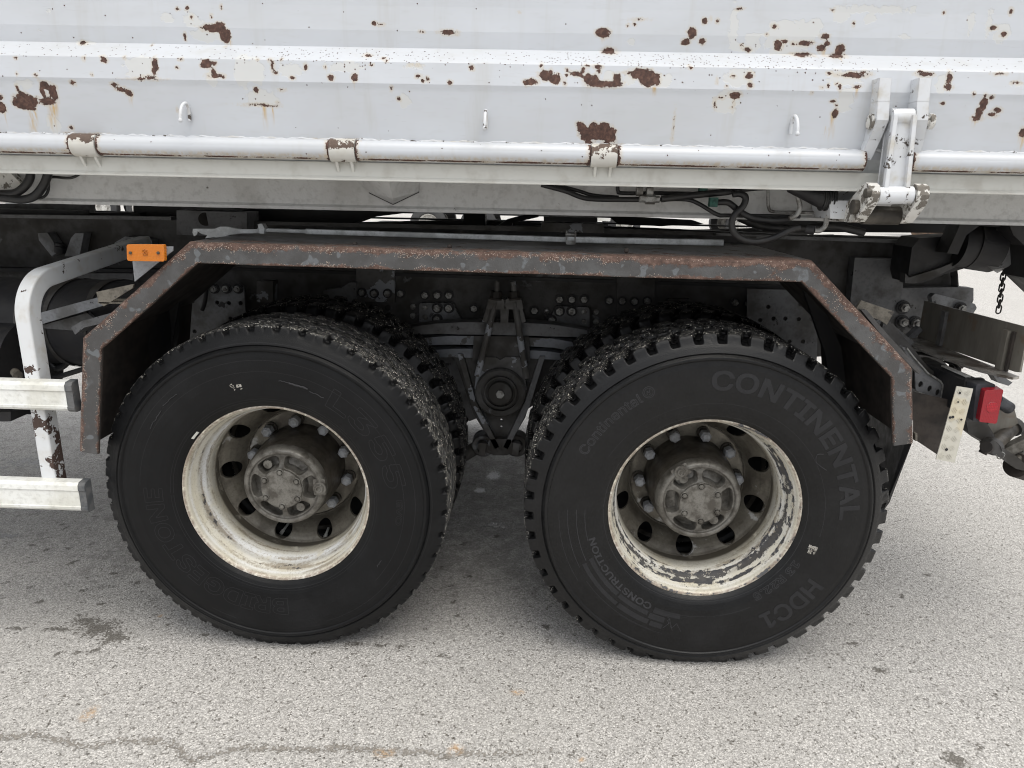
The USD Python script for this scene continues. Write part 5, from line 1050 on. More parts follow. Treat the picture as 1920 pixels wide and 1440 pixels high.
rings(ty2, R2, s2, Rr_, [(0.3720, 0.3738, 181, 196), (0.3720, 0.3738, 181, 196)][:0] + [(0.3725, 0.3742, 196, 179.5), (0.3990, 0.4008, 205, 179.5), (0.4265, 0.4280, 207, 179.5), (0.4530, 0.4540, 212, 180)], 'rubber_line', 0.0010)
rings(ty2, R2, s2, Rr_, [(0.3760, 0.3900, 228, 205), (0.3760, 0.3905, 246, 229), (0.3560, 0.3740, 262, 248), (0.3780, 0.3960, 257, 247), (0.4030, 0.4160, 231, 206), (0.4010, 0.4180, 248, 232), (0.4020, 0.4190, 256, 249), (0.4300, 0.4320, 250, 214), (0.4330, 0.4345, 256, 235)], 'rubber_letter', 0.0010, name='sidewall_band')
mb = sbox(0, 0, 0.064, 0.046)
obj('sidewall_panel', on_wall(mb, R2, s2, Rr_, 0.0, 0.372, 264.2, 0.0012, mid=0.394), 'rubber_dark', ty2, smooth=False, attrs=None)
zz = union_all([LineString(p_).buffer(0.0008, 2) for p_ in ([(0.003, 0.004), (0.022, 0.030), (0.034, 0.012), (0.044, 0.030), (0.060, 0.006)], [(0.044, 0.030), (0.048, 0.040), (0.054, 0.034), (0.046, 0.024)], [(0.030, 0.004), (0.040, 0.018)], [(0.05, 0.042), (0.056, 0.044)])])
obj('raised_emblem', on_wall(affinity.scale(zz, 1, -1, origin=(0, 0.023)), R2, s2, Rr_, 0.0, 0.372, 264.2, 0.0020, mid=0.394), 'rubber_line', ty2, smooth=False)
sticker(ty2, R2, s2, Rr_, 0.344, -15.5, [(0.0, -0.004, 0.010, 0.026, 0.75), (0.011, -0.004, 0.004, 0.026, 0.4), (0.016, 0.0, 0.012, 0.012, 0.7), (0.018, 0.016, 0.008, 0.006, 0.45)], 8)
pts = [(Rr_ + q_ * math.cos(math.radians(t_)), np.interp(q_, *sidewall(R2, s2)) - 0.0004, GZ + q_ * math.sin(math.radians(t_))) for t_, q_ in ((33, 0.388), (34, 0.372), (31, 0.360), (28, 0.366), (25, 0.378))]
obj('scuff', tube(pts, 0.0011, 6), 'rubber_line', ty2)

# --- inner tyres of each pair, with their dark rims
for cx, kind, sd, R_ in ((AXLE[0], 'worn', 13, 0.556), (AXLE[1], 'block', 14, 0.566)):
    wi = empty('inner_wheel', T)
    ti, tmi, si = make_tyre(R_, 'block', cx, 0.352, 800, sd)
    obj('tyre', ti, 'rubber_dark', wi, smooth=True, attrs=dict(tread=tmi * (0.8 if kind == 'worn' else 0.6)))
    obj('rim', move(lathe([(0.298, 0.002), (0.285, 0.01), (0.262, 0.08), (0.262, 0.17), (0.285, 0.24), (0.298, 0.25)], 96), (cx, 0.352, GZ)), 'hub_dark', wi)
    obj('disc', cyl((cx, 0.352 + 0.015, GZ), (cx, 0.352 + 0.022, GZ), 0.285, 64), 'black_part', wi)
    obj('brake_drum', [cyl((cx, 0.40, GZ), (cx, 0.60, GZ), 0.21, 48)], 'black_part', wi)
# valve stems seen through the hand holes of the left wheel
for p0, p1 in (((-0.7636,0.25,0.2789), (-0.7525,0.3,0.2945)), ((-0.6048,0.25,0.2681), (-0.605,0.3,0.2808))):
    obj('valve_stem', [cyl(p0, p1, 0.0045, 12), cyl(p0, np.array(p0) + 0.3 * (np.array(p1) - p0), 0.0065, 12)], 'rail_aluminium', W1)

# far side of the bogie: tyres and mudguard
for cx in AXLE:
    wf = empty('far_wheel', T)
    for y_ in (1.80, 2.16):
        tf, tmf, sf = make_tyre(0.56, 'block', cx, y_, 100, 5)
        obj('tyre', tf, 'rubber_dark', wf, smooth=True, attrs=dict(tread=0 * tmf))
    obj('rim', cyl((cx, 1.86, GZ), (cx, 2.40, GZ), 0.30, 48), 'hub_dark', wf)
v3, f3, r3 = sweep([(p_[0], p_[1] - 0.05) for p_ in OUT], [(0.004, 1.85), (0.0, 2.50), (0.05, 2.505)], h=0.2)
obj('far_mudguard', (v3, f3), 'black_part', T, smooth=False)
# ------------------------------------------------------------------ side guard on the left
sg = empty('side_guard', T)
def rrect(w, h, r, n=4):
    o = []
    for cx, cy, a0 in ((w / 2 - r, h / 2 - r, 0), (-w / 2 + r, h / 2 - r, 90), (-w / 2 + r, -h / 2 + r, 180), (w / 2 - r, -h / 2 + r, 270)):
        for k in range(n + 1): a = math.radians(a0 + 90 * k / n); o.append((cx + r * math.cos(a), cy + r * math.sin(a)))
    return np.array(o)
# square tube: upright, a bend, then inwards under the floor
xp = -1.389
path = [(0.005, 0.51), (0.005, 1.0)] + [(0.005 + 0.115 * (1 - math.cos(math.radians(t))), 1.09 + 0.115 * math.sin(math.radians(t))) for t in np.linspace(0, 84, 15)] + [(0.70, 1.262)]
path = np.array([path[0]] + [(path[0][0], z) for z in np.linspace(0.54, 1.05, 8)] + path[2:])
sec = rrect(0.046, 0.056, 0.006); tt = np.gradient(path, axis=0); tt /= np.linalg.norm(tt, axis=1, keepdims=True); nn = np.stack([-tt[:, 1], tt[:, 0]], 1)
vv = np.array([[(xp + s_[0], p_[0] + n_[0] * s_[1], p_[1] + n_[1] * s_[1]) for s_ in sec] for p_, n_ in zip(path, nn)])
k, s_n = vv.shape[:2]
i, j = np.meshgrid(np.arange(k - 1), np.arange(s_n), indexing='ij'); j2 = (j + 1) % s_n
a, b, c_, d = i * s_n + j, i * s_n + j2, (i + 1) * s_n + j2, (i + 1) * s_n + j
ff = np.concatenate([np.stack([a, b, c_], -1).reshape(-1, 3), np.stack([a, c_, d], -1).reshape(-1, 3)])
pm = trimesh.Trimesh(vv.reshape(-1, 3), ff, process=False)
obj('bent_post', pm, 'guard_paint', sg, smooth=35)
for (z0, z1, xe) in ((0.818, 0.912, -1.270), (0.487, 0.588, -1.276)):
    h = z1 - z0
    pr_ = [(-0.020, z1), (-0.044, z1 - 0.003), (-0.052, z1 - 0.012), (-0.053, z1 - 0.028), (-0.0505, z1 - 0.030), (-0.0505, z0 + 0.020), (-0.053, z0 + 0.018), (-0.052, z0 + 0.010), (-0.044, z0 + 0.002), (-0.020, z0)]
    rl = obj('guard_rail', prism_x(pr_, -2.4, xe), 'rail_aluminium', sg, smooth=25)
    obj('end_cap', prism_x([(y - (0.0025 if y < -0.03 else 0), z + (0.002 if z > z0 + h / 2 else -0.002)) for y, z in pr_], xe, xe + 0.022), 'cap_plastic', rl, smooth=25)
    obj('rail_back', bx(xp - 0.02, xp + 0.02, -0.021, -0.018, z0 + 0.02, z1 - 0.02), 'bolt_steel', rl)
# air tank with straps behind the guard, and its carrier
tank = empty('air_tank', T)
a0, a1 = np.array((-2.6, 0.42, 1.00)), np.array((-1.235, 0.42, 1.00))
obj('tank_body', [cyl(a0, a1, 0.155, 64), move(tc.icosphere(3, 1.0).apply_scale((0.05, 0.152, 0.152)), a1)], 'tank_gloss' if 'tank_gloss' in M else 'black_part', tank, smooth=40)
for x_, tilt in ((-1.60, 16), (-1.50, 16), (-1.36, 16), (-1.90, 0)):
    st_ = lathe([(0.1575, -0.018), (0.1595, -0.018), (0.1595, 0.018), (0.1575, 0.018)], 72)
    st_ = rot(st_, [0, 0, 1], 90 - tilt); obj('tank_strap', move(st_, (x_, 0.42, 1.00)), 'chassis_paint', tank, smooth=30)
obj('tank_carrier', prism([(-1.5367,1.06),(-1.2819,1.1311),(-1.2862,1.099),(-1.5395,1.02)], 0.22, 0.25), 'plate_grey', tank)
obj('tank_carrier', prism([(-1.5618,1.0101),(-1.3727,1.0647),(-1.3396,1.0382),(-1.4183,1.003),(-1.5177,1.0076)], 0.26, 0.30), 'chassis_grey', tank)
obj('tank_bracket', prism([(-1.3816,1.0302),(-1.3428,1.0526),(-1.2412,1.0818),(-1.2446,1.0553),(-1.3368,1.0315),(-1.3707,1.0073)], 0.18, 0.24), 'chassis_grey', tank)
tank2 = cyl((-2.6, 0.30, 0.86), (-1.62, 0.30, 0.86), 0.165, 56)
obj('lower_tank', tank2, 'black_part', tank, smooth=40)
obj('drain_cock', cyl((-1.5711,0.15,0.8817), (-1.5391,0.12,0.8796), 0.014, 14), 'beige_metal', tank)
obj('pipe_loop', tube([(-1.5961,0.35,0.9423),(-1.5955,0.35,0.8842),(-1.5724,0.35,0.8458),(-1.5305,0.35,0.8666),(-1.5098,0.35,0.9158),(-1.4887,0.35,0.9549)], 0.012, 8), 'hose_rubber', tank, smooth=60)
obj('pipe_loop', tube([(-1.6117,0.3,0.8089),(-1.5322,0.3,0.8287),(-1.4524,0.3,0.8543),(-1.3536,0.3,0.884)], 0.009, 8), 'hose_rubber', tank, smooth=60)
obj('step_box', prism([(-1.6269,0.7916),(-1.4904,0.796),(-1.4958,0.7644),(-1.6335,0.7564)], 0.0, 0.2), 'black_part', tank)
# light brackets on the left stretch of the frame
obj('vee_bracket', prism([(-1.8731,1.2842),(-1.8333,1.2872),(-1.8131,1.2476),(-1.8108,1.2051),(-1.8301,1.1939),(-1.8731,1.2567)], 0.79, 0.84), 'plate_grey', chas)
obj('vee_bracket', prism([(-1.7398,1.2683),(-1.7195,1.2877),(-1.6845,1.2885),(-1.7151,1.1967),(-1.777,1.1952)], 0.79, 0.84), 'plate_grey', chas)
obj('spring_stop', [cyl((-1.7955,0.8,1.2331), (-1.7994,0.8,1.2075), 0.021, 20), cyl((-1.7936,0.8,1.2459), (-1.7952,0.8,1.2353), 0.017, 20)], 'black_part', chas)
obj('frame_plate', prism([(-1.7556,1.1268),(-1.5147,1.1306),(-1.5322,1.0248),(-1.7665,1.0519)], 0.815, 0.845), 'chassis_grey', chas)
obj('frame_shelf', prism([(-2.7361,1.1288),(-1.3295,1.1525),(-1.3309,1.1396),(-2.7397,1.1134)], 0.79, 0.848), 'black_part', chas)
obj('frame_tongue', prism([(-1.5692,1.2533),(-1.5223,1.2796),(-1.415,1.2674),(-1.4179,1.242),(-1.5762,1.2)], 0.80, 0.846), 'plate_grey', chas)

# ------------------------------------------------------------------ rear end on the right
rear = empty('rear_end', T)
def pl(name, pts, y0, y1, mat): return obj(name, prism(pts, y0, y1), mat, rear)
pl('end_plate', [(1.3789,1.0611),(1.3699,1.2645),(1.555,1.2628),(1.5734,1.151),(1.7844,1.1606),(1.7658,1.2391),(1.7865,1.1606),(1.8447,1.1579),(1.8534,1.1119),(1.8397,1.0306),(1.6711,0.9174),(1.5059,0.8906)], 0.795, 0.845, 'chassis_grey')
pl('cast_arm', [(1.5081,1.1922),(1.4945,1.2275),(1.4925,1.3213),(1.516,1.3547),(1.662,1.3677),(1.6988,1.2522),(1.6255,1.2268),(1.5437,1.1911)], 0.62, 0.76, 'black_part')
pl('arm_edge', [(1.4775,1.1938),(1.4737,1.2287),(1.4896,1.2136),(1.5944,1.2511),(1.6679,1.2874),(1.6784,1.2724),(1.602,1.23),(1.5124,1.1927)], 0.60, 0.64, 'chassis_paint')
pa, pb = np.array((1.6418,0.62,1.3356)), np.array((1.7846,0.62,1.3237))
obj('pivot_tube', [cyl(pa, pb, 0.080, 48), cyl(pa + (0.05, 0, 0), pb - (0.002, 0, 0), 0.086, 48)], 'black_part', rear, smooth=40)
obj('pivot_block', trimesh.convex.convex_hull(np.array([(1.7176,0.56,1.3751), (1.7613,0.56,1.4055), (1.8297,0.56,1.3592), (1.8449,0.56,1.3039), (1.8081,0.56,1.2654), (1.7547,0.56,1.2528), (1.7331,0.56,1.2674), (1.8367,0.72,1.407), (1.9125,0.72,1.3893), (1.9563,0.72,1.2722), (1.8766,0.72,1.2262)])), 'chassis_grey', rear, smooth=30)
pl('pivot_saddle', [(1.565,1.3101),(1.587,1.3916),(1.5969,1.4372),(1.7249,1.4347),(1.7274,1.4039),(1.6575,1.406),(1.6196,1.3741),(1.6025,1.3073)], 0.52, 0.60, 'black_part')
pl('saddle_foot', [(1.5328,1.4284),(1.541,1.4428),(1.5732,1.4435),(1.5872,1.426)], 0.49, 0.56, 'black_part')
pl('floor_bracket', [(1.7223,1.4326),(1.8619,1.4321),(1.9201,1.1629),(1.8278,1.2353),(1.7979,1.3445),(1.7528,1.3796)], 0.48, 0.60, 'black_part')
obj('shackle', trimesh.convex.convex_hull(np.array([(1.8392,0.62,1.2599), (1.8895,0.62,1.2842), (1.9037,0.62,1.2614), (1.8857,0.62,1.2378), (1.8568,0.62,1.239), (1.8842,0.66,1.247), (1.917,0.66,1.2478)])), 'dark_brown', rear)
obj('link_bar', prism(rounded([(1.6362,1.1327),(1.648,1.1453),(1.8033,1.1103),(1.8144,1.0941),(1.803,1.069),(1.6483,1.098)], 0.008), 0.70, 0.73), 'plate_grey', rear)
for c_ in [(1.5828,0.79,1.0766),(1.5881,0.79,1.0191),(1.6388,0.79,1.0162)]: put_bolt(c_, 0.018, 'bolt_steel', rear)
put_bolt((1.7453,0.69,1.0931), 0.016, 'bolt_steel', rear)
# carrier tray with upright ribs
tray = empty('carrier_tray', T)
TY0 = 0.50
XT = 1.569
obj('tray_back', prism_x([(0.040, 1.004), (0.045, 1.136), (0.070, 1.137), (0.62, 1.128), (0.62, 0.985), (0.06, 1.0)], XT, XT + 0.006), 'rusty_tray', tray)
obj('tray_shelf', prism_z([(XT - 0.115, 0.70), (XT - 0.001, 0.70), (XT - 0.001, 0.035), (XT - 0.03, 0.02), (XT - 0.075, 0.10), (XT - 0.105, 0.30)], 0.985, 0.992), 'wet_shelf', tray)
for (ya, yb, w_, m_) in ((0.4503,0.4749) + (0.012, 'chassis_grey'), (0.1069,0.1334) + (0.014, 'rusty_tray'), (0.0881,0.0999) + (0.008, 'dark_brown')):
    obj('tray_rib', bx(XT - w_, XT - 0.0005, ya, yb, 0.993, 1.115), m_, tray)
obj('tray_post', [prism([(1.5494,0.952),(1.5755,0.9453),(1.5853,0.8247),(1.5548,0.8237)], 0.33, 0.36), prism([(1.55,0.9483),(1.5589,0.9579),(1.5847,0.9531),(1.5797,0.9417)], 0.33, 0.40)], 'dark_brown', tray)
cb = Polygon([(1.3448,1.0231),(1.3701,0.9952),(1.428,0.9392),(1.4778,0.9116),(1.4832,0.9008),(1.4851,0.8419),(1.4413,0.8628),(1.3968,0.878),(1.3802,0.9559),(1.3272,1.0261)])
for c_ in [(1.4084,0.26,0.9022),(1.4403,0.26,0.8885),(1.4685,0.26,0.8765)]: cb = cb.difference(affinity.scale(Point(c_[0], c_[2]).buffer(0.0095, 8), 0.8, 1.15))
obj('holed_bracket', prism(cb, 0.255, 0.262), 'chassis_grey', tray)
obj('bracket_lip', tube([(1.3395,0.25,1.0251),(1.3647,0.25,0.9974),(1.4223,0.25,0.9417),(1.4682,0.25,0.9159),(1.4774,0.25,0.9034),(1.4792,0.25,0.8448),(1.4359,0.25,0.8637),(1.3913,0.25,0.8807)], 0.003, 6, smooth=False), 'bolt_steel', tray)
obj('flap_carrier', prism([(1.2828,1.1022),(1.314,1.0923),(1.4586,0.9432),(1.5553,0.8976),(1.5506,0.875),(1.4454,0.9167),(1.3825,0.9742),(1.2797,1.0661)], 0.31, 0.33), 'chassis_paint', tray)
obj('rear_flap', trimesh.convex.convex_hull(np.array([(1.3683,0.22,0.8867), (1.5103,0.22,0.8585), (1.4834,0.22,0.6718), (1.3955,0.22,0.7255), (1.3765,0.235,0.8827), (1.5194,0.235,0.8543), (1.4924,0.235,0.6663), (1.4039,0.235,0.7203)])), 'dark_brown', tray)
obj('cross_strut', prism([(1.3187,1.0797),(1.3469,1.088),(1.4634,1.0075),(1.446,0.9782)], 0.44, 0.47), 'chassis_grey', tray)
obj('cross_strut', prism([(1.5006,0.9768),(1.5535,1.0349),(1.5672,1.0232),(1.5229,0.9611)], 0.59, 0.62), 'chassis_grey', tray)
# chequer plate strip
weathered('bar_aluminium', (0.33, 0.32, 0.285), (0.22, 0.21, 0.185), scale=30, rough=0.4, metal=0.3, bevel=0)
CP = [(1.3951,0.9558),(1.445,0.949),(1.4337,0.7114),(1.3754,0.7217)]
cq = empty('chequer_strip', T)
obj('plate', prism(CP, 0.040, 0.043), 'chequer_aluminium', cq)
O_, U_, W2_ = np.array(CP[0]), np.array(CP[1]) - np.array(CP[0]), np.array(CP[3]) - np.array(CP[0])
bars = []
cpoly = Polygon(CP).buffer(-0.001)
L2 = np.linalg.norm(W2_)
for r_ in range(8):
    for c2 in range(2):
        ang = math.radians(40 if (r_ + c2) % 2 else -50); dn_ = np.array([-math.sin(ang), math.cos(ang)])
        for k in range(3):
            ctr = O_ + U_ * (0.27 + 0.46 * c2) + W2_ * ((r_ + 0.5) / 8) + dn_ * (k - 1) * 0.0052
            l_ = 0.0085 if k == 1 else 0.0065
            ln = LineString([ctr - l_ * np.array([math.cos(ang), math.sin(ang)]), ctr + l_ * np.array([math.cos(ang), math.sin(ang)])]).buffer(0.0009, 3).intersection(cpoly)
            if ln.area > 1e-5 and ln.geom_type == 'Polygon': bars.append(prism(ln, 0.0386, 0.0405))
obj('raised_bars', bars, 'chequer_aluminium', cq, smooth=False)
for c_, r_ in zip([(1.4072,0.038,0.9351),(1.4077,0.038,0.9068),(1.3931,0.038,0.8575),(1.4007,0.038,0.8594),(1.4274,0.038,0.8518),(1.4006,0.038,0.7547)], (0.0035, 0.0025, 0.004, 0.004, 0.003, 0.0045)):
    obj('drilled_hole', cyl(c_, np.array(c_) + (0, 0.0012, 0), r_, 14), 'black_part', cq)
# tail lamp
tl = empty('tail_lamp', T)
def quad_block(p, y0, dep, shift=(0, 0)):
    a = np.array([(x, y0, z) for x, z in p]); b = a + np.array([shift[0], dep, shift[1]])
    return trimesh.convex.convex_hull(np.vstack([a, b]))
LP = [(1.4733,0.9526),(1.5291,0.9576),(1.5398,0.8396),(1.4864,0.8344)]
LPr = list(rounded(LP, 0.006).exterior.coords)
obj('lamp_body', quad_block(LPr, 0.075, 0.05), 'lamp_housing', tl, smooth=30)
obj('lamp_back', quad_block([(x - 0.004, z) for x, z in list(rounded(LP, 0.004).buffer(-0.004).exterior.coords)], 0.127, 0.32), 'black_part', tl, smooth=30)
obj('lamp_collar', quad_block(list(rounded(LP, 0.006).buffer(0.003).exterior.coords), 0.13, 0.012), 'black_part', tl, smooth=30)
obj('red_lens', quad_block(list(rounded([(1.4832,0.944),(1.5372,0.949),(1.5385,0.8395),(1.485,0.8446)], 0.006).exterior.coords), 0.045, 0.045, (0.010, 0)), 'red_lens', tl, smooth=30)
lc = np.array((1.5138,0.0445,0.8914))
obj('reflector_ring', move(lathe([(0.018, 0.0012), (0.0165, -0.0006), (0.013, -0.001), (0.0, -0.0012)], 32), lc), 'red_lens', tl, smooth=40)
obj('gap_filler', prism([(1.4929,0.9646),(1.6003,0.9637),(1.6828,0.8845),(1.741,0.7824),(1.7406,0.6765),(1.5912,0.6717),(1.5368,0.818)], 0.575, 0.60), 'chassis_paint', tray)  # dark plate added to fill bright gaps behind the lamp
tx, tz = 0.5 * (LP[0][0] + LP[1][0]), 0.5 * (LP[0][1] + LP[1][1])
obj('bright_trim', bx(tx - 0.012, tx + 0.004, 0.16, 0.30, tz - 0.001, tz + 0.004), 'rail_aluminium', tl)
obj('lamp_cable', tube([(tx, 0.22, tz + 0.012), (tx + 0.01, 0.30, tz + 0.02), (tx - 0.02, 0.40, tz + 0.02), (tx - 0.06, 0.50, tz + 0.0)], 0.006, 8), 'hose_rubber', tl, smooth=60)
obj('lamp_bracket', prism([(1.7344,0.9069),(1.7769,0.8966),(1.8083,0.8781),(1.7978,0.8661),(1.7588,0.8766)], 0.41, 0.45), 'chassis_grey', tl)
# coupling at the lower right corner
hitch = empty('tow_coupling', T)
def hull(name, pts, mat): obj(name, trimesh.convex.convex_hull(np.array(pts)), mat, hitch, smooth=25)
def cprism(name, pts, y0, y1, mat): obj(name, prism(pts, y0, y1), mat, hitch)
cprism('coupling_arm', [(1.6958,0.7231),(1.7313,0.7365),(1.7738,0.7134),(1.82,0.6533),(1.8028,0.6237),(1.7629,0.6514),(1.7118,0.6786)], 0.44, 0.56, 'chassis_paint')
cprism('coupling_plate', [(1.8033,0.6844),(1.8294,0.7678),(1.8473,0.7928),(1.8874,0.7655),(1.9153,0.7047),(1.8789,0.6744),(1.844,0.6356)], 0.49, 0.51, 'rusty_tray')
cprism('coupling_side', [(1.7425,0.6521),(1.7684,0.6732),(1.8037,0.6461),(1.8586,0.6154),(1.8989,0.584),(1.9003,0.5594),(1.8687,0.5665),(1.8163,0.6017),(1.7629,0.6243)], 0.385, 0.42, 'chassis_paint')
cprism('coupling_side', [(1.9325,0.6724),(1.9526,0.69),(2.0106,0.658),(2.1129,0.5971),(2.1185,0.5713),(1.9963,0.6318)], 0.54, 0.58, 'chassis_paint')
cprism('coupling_rail', [(1.8423,0.6139),(1.8508,0.6287),(1.9614,0.6979),(2.0055,0.7115),(2.0108,0.6873),(1.8697,0.592)], 0.43, 0.46, 'hub_dust')
obj('coupling_roller', cyl((1.7949,0.42,0.6383), (1.9351,0.54,0.6751), 0.026, 28), 'hub_dark', hitch, smooth=40)
obj('roller_collar', [cyl((1.7837,0.41,0.6355), (1.7978,0.42,0.6425), 0.034, 28), cyl((1.9235,0.53,0.6718), (1.9431,0.545,0.68), 0.034, 28)], 'chassis_paint', hitch, smooth=40)
obj('coupling_roller', cyl((1.8891,0.42,0.584), (2.0587,0.54,0.6474), 0.016, 24), 'hub_dust', hitch, smooth=40)
obj('coupling_nut', [cyl((1.7379,0.37,0.651), (1.7643,0.4,0.6366), 0.020, 20), cyl((1.7414,0.38,0.6352), (1.7363,0.38,0.6229), 0.014, 16)], 'dark_brown', hitch)
obj('coupling_jaw', [cyl((1.8906,0.42,0.5675), (2.063,0.5,0.5027), 0.045, 32)], 'dark_brown', hitch, smooth=40)
obj('spring_clip', tube([(1.7785,0.37,0.6242),(1.789,0.37,0.6084),(1.803,0.37,0.6129),(1.8075,0.37,0.6272),(1.7949,0.37,0.6348)], 0.0018, 6), 'bolt_steel', hitch, smooth=60)
obj('lamp_stub', cyl((1.7853,0.44,0.8048), (1.8497,0.46,0.7707), 0.022, 20), 'lamp_housing', hitch)

# ------------------------------------------------------------------ pole lying on the mudguard
pole = empty('metal_pole', loc=(0, 0, 0), label='long silver metal pole with hooked end lying on top of the rusty mudguard', cat='pole')
P0, P1, P2, P3 = (-0.755,0.22,1.3541), (-0.6016,0.22,1.3527), (0.2175,0.22,1.3468), (0.7082,0.22,1.3484)
def bar(a, b, w, h):
    a, b = np.array(a), np.array(b); s = rrect(w, h, 0.003, 2)
    return trimesh.convex.convex_hull(np.vstack([[(p_[0], p_[1] + q_[0], p_[2] + q_[1]) for q_ in s] for p_ in (a, b)]))
obj('shaft', bar(P1, P2, 0.016, 0.0165), 'galvanised', pole, smooth=25)
obj('inner_shaft', bar(P0, P1, 0.013, 0.0125), 'galvanised', pole, smooth=25)
obj('grip', bar(P2, P3, 0.018, 0.019), 'galvanised_spotted' if 'galvanised_spotted' in M else 'galvanised', pole, smooth=25)
obj('hook_end', [prism([(-0.9611,1.3533),(-0.8909,1.3549),(-0.8732,1.3619),(-0.851,1.3624),(-0.809,1.3551),(-0.7289,1.3569),(-0.7297,1.3454),(-0.8101,1.3419),(-0.8482,1.336),(-0.866,1.3273),(-0.8968,1.3283),(-0.9245,1.3243),(-0.9167,1.3345),(-0.9336,1.3374),(-0.9465,1.3454),(-0.9492,1.3354),(-0.96,1.3301),(-0.964,1.3417)], 0.212, 0.228), prism([(-0.7498,1.3729),(-0.7361,1.3748),(-0.7286,1.3602),(-0.7315,1.3437),(-0.7452,1.3434)], 0.205, 0.235)], 'galvanised', pole)
c0 = np.array((0.2351,0.21,1.3528))
obj('pole_clip', [bx(c0[0] - 0.016, c0[0] - 0.012, c0[1] - 0.004, c0[1] + 0.03, c0[2] - 0.012, c0[2] + 0.020), bx(c0[0] + 0.010, c0[0] + 0.014, c0[1] - 0.004, c0[1] + 0.03, c0[2] - 0.012, c0[2] + 0.020), bx(c0[0] - 0.016, c0[0] + 0.014, c0[1] - 0.006, c0[1] + 0.0, c0[2] - 0.020, c0[2] - 0.008), cyl(c0 + (-0.018, 0.002, 0.010), c0 + (0.016, 0.002, 0.010), 0.0045, 12)], 'bolt_steel', pole)

# ------------------------------------------------------------------ chain hanging at the rear
chain = empty('hanging_chain', loc=(0, 0, 0), label='short dark steel chain hanging free at the rear of the truck', cat='chain')
ct, cb_ = np.array((1.8347,0.62,1.254)), np.array((1.8457,0.62,1.0933))
nl = 8; step = (cb_ - ct) / nl
for k in range(nl):
    c_ = ct + step * (k + 0.5); hl = 0.0158; wd = 0.0088
    pts = []
    for t_ in np.linspace(0, 2 * np.pi, 20, endpoint=False):
        u, w = wd * math.cos(t_), (hl - wd) * np.sign(math.sin(t_)) * (abs(math.sin(t_)) > 0.01) + wd * math.sin(t_)
        pts.append(c_ + ((u, 0, w) if k % 2 else (u * 0.3, u * 0.95, w)))
    obj('link', tube(pts, 0.0026, 8, closed=True, smooth=False), 'chain_steel', chain, smooth=60)

# ------------------------------------------------------------------ other vehicles parked beyond, glimpsed through the gaps
weathered('far_white', (0.72, 0.72, 0.70), (0.62, 0.61, 0.58), scale=2, bevel=0)
weathered('far_grey', (0.26, 0.27, 0.28), (0.18, 0.18, 0.18), scale=2, bevel=0)
weathered('far_orange', (0.42, 0.15, 0.04), (0.24, 0.10, 0.05), scale=3, bevel=0)
weathered('far_brown', (0.24, 0.16, 0.10), (0.12, 0.085, 0.06), scale=3, bevel=0)
weathered('far_tyre', (0.03, 0.03, 0.032), (0.045, 0.045, 0.045), scale=6, bevel=0)
weathered('far_rim', (0.58, 0.57, 0.54), (0.35, 0.34, 0.32), scale=8, bevel=0)
def far_wheel(parent, x, y, r=0.5):
    w = empty('wheel', parent)
    obj('tyre', move(lathe([(r * 0.56, 0.0), (r * 0.62, -0.03), (r * 0.9, -0.03), (r, 0.0), (r, 0.27), (r * 0.9, 0.30), (r * 0.56, 0.28)], 48), (x, y, r)), 'far_tyre', w, smooth=40)
    obj('rim', move(lathe([(r * 0.56, 0.0), (r * 0.5, 0.02), (r * 0.46, 0.09), (r * 0.3, 0.10), (r * 0.26, 0.03), (0.001, 0.02)], 40), (x, y, r)), 'far_rim', w, smooth=40)
def lorry(label, cat_, loc, rz, body, wheels, length, high, group=None, tank_=False):
    o = empty('parked_lorry', loc=loc, rz=rz, label=label, cat=cat_)
    for x in wheels: far_wheel(o, x, 0.0)
    for x in wheels: far_wheel(o, x, 2.2)
    obj('chassis', [bx(0, length, 0.75, 0.85, 0.75, 1.0), bx(0, length, 1.65, 1.75, 0.75, 1.0)], 'far_tyre', o)
    obj('load_body', bx(2.3, length, -0.05, 2.5, 1.12, high), body, o)
    cabp = [(0.0, 0.55), (0.0, 2.6), (0.25, 3.2), (2.0, 3.2), (2.0, 0.55)]
    obj('cab', prism(cabp, -0.02, 2.47), body, o)
    obj('cab_window', prism([(0.55, 1.75), (0.62, 2.55), (1.5, 2.55), (1.5, 1.75)], -0.03, -0.021), 'black_part', o)
    obj('windscreen', bx(-0.012, -0.002, 0.2, 2.3, 1.7, 2.5), 'black_part', o)
    obj('bumper', bx(-0.05, 0.3, -0.01, 2.46, 0.35, 0.7), 'far_grey', o)
    return o
lorry('pale lorry with tandem wheels glimpsed far off through the slot above the mudguard', 'lorry', (-7.0, 17.5, 0), 0, 'far_white', (1.2, 4.2, 5.55), 9.5, 3.0)
lorry('grey lorry with white wheel rim glimpsed at the far left through the frame slot', 'lorry', (-19.2, 24.0, 0), 0, 'far_grey', (1.3, 3.55, 4.9), 8.2, 3.2)
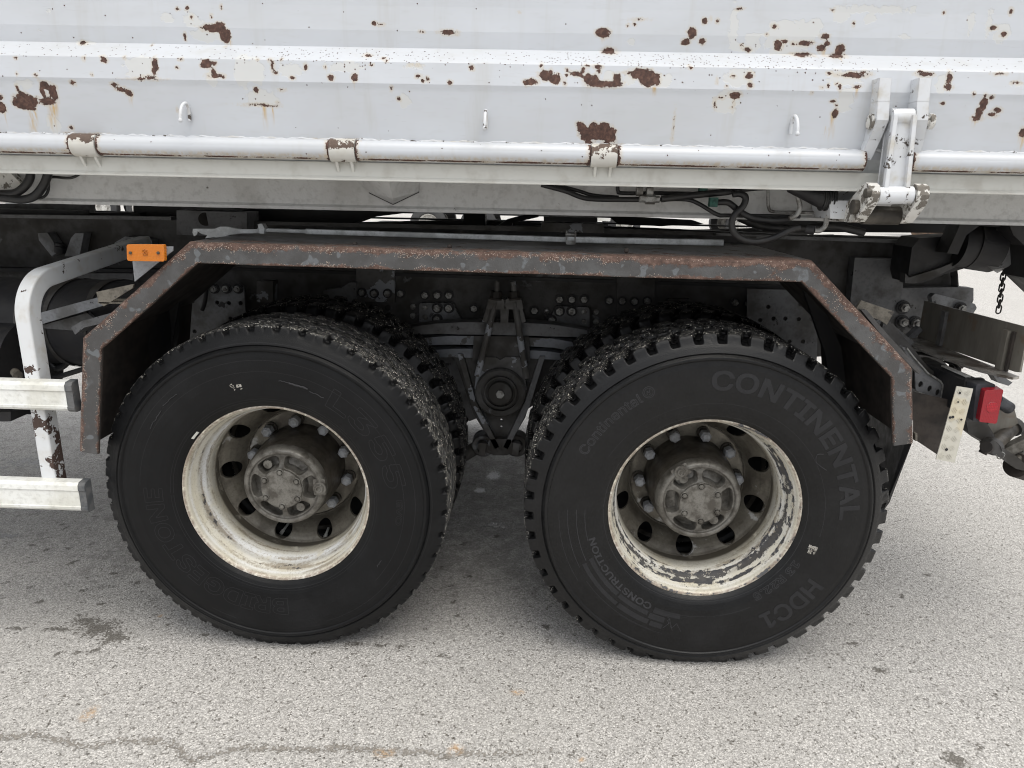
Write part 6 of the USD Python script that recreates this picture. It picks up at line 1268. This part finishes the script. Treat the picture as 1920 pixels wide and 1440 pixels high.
lorry('white lorry glimpsed between the two bearing blocks above the right half of the mudguard', 'lorry', (1.6, 21.0, 0), 0, 'far_white', (1.3, 5.0, 6.3), 9.0, 3.1)
# orange loader at the left
ld = empty('wheel_loader', loc=(-14.45, 24.4, 0), label='orange loader glimpsed at the left beside the far white wheel', cat='loader')
for x in (0.8, 3.3): far_wheel(ld, x, 0.0, 0.65); far_wheel(ld, x, 1.7, 0.65)
obj('loader_body', [prism([(-0.5, 0.42), (-0.5, 1.7), (0.9, 1.9), (2.2, 1.6), (3.8, 1.3), (3.8, 0.6), (0.6, 0.42)], 0.35, 1.9)], 'far_orange', ld)
obj('loader_cab', prism([(0.5, 1.8), (0.6, 3.0), (2.0, 3.0), (2.1, 1.6)], 0.5, 1.8), 'far_grey', ld)
obj('loader_bucket', prism([(4.3, 0.1), (5.2, 0.15), (4.9, 0.3), (4.5, 1.0), (4.3, 0.9)], 0.1, 2.1), 'far_grey', ld)
obj('loader_arm', prism([(2.6, 1.2), (4.5, 0.6), (4.5, 0.8), (2.7, 1.45)], 0.8, 1.3), 'far_orange', ld)
# brown skip and pink wall at the right
sk = empty('rusty_skip', loc=(16.2, 26.0, 0), label='rusty brown skip glimpsed under the tipper floor at the upper right', cat='skip')
obj('skip_wall', prism([(-0.9, 0.0), (-1.6, 1.5), (3.4, 1.5), (2.8, 0.0)], 0, 1.8), 'far_brown', sk)
for k in range(6): obj('skip_rib', bx(-0.8 + 0.72 * k, -0.7 + 0.72 * k, -0.06, 0.0, 0.05, 1.45), 'far_brown', sk)
obj('skip_bar', prism([(-0.6, 0.2), (-0.45, 0.2), (1.2, 1.6), (1.0, 1.6)], -0.18, -0.08), 'far_grey', sk)
pw = empty('site_wall', loc=(13.2, 20.0, 0), label='pinkish rendered wall glimpsed at the top right beside the dark bracket', cat='wall')
weathered('far_pink', (0.58, 0.43, 0.38), (0.48, 0.36, 0.31), scale=1, bevel=0)
obj('wall_panel', bx(0, 12, 0, 0.25, 0, 2.2), 'far_pink', pw)
obj('wall_coping', bx(-0.05, 12.05, -0.05, 0.30, 2.2, 2.28), 'far_grey', pw)
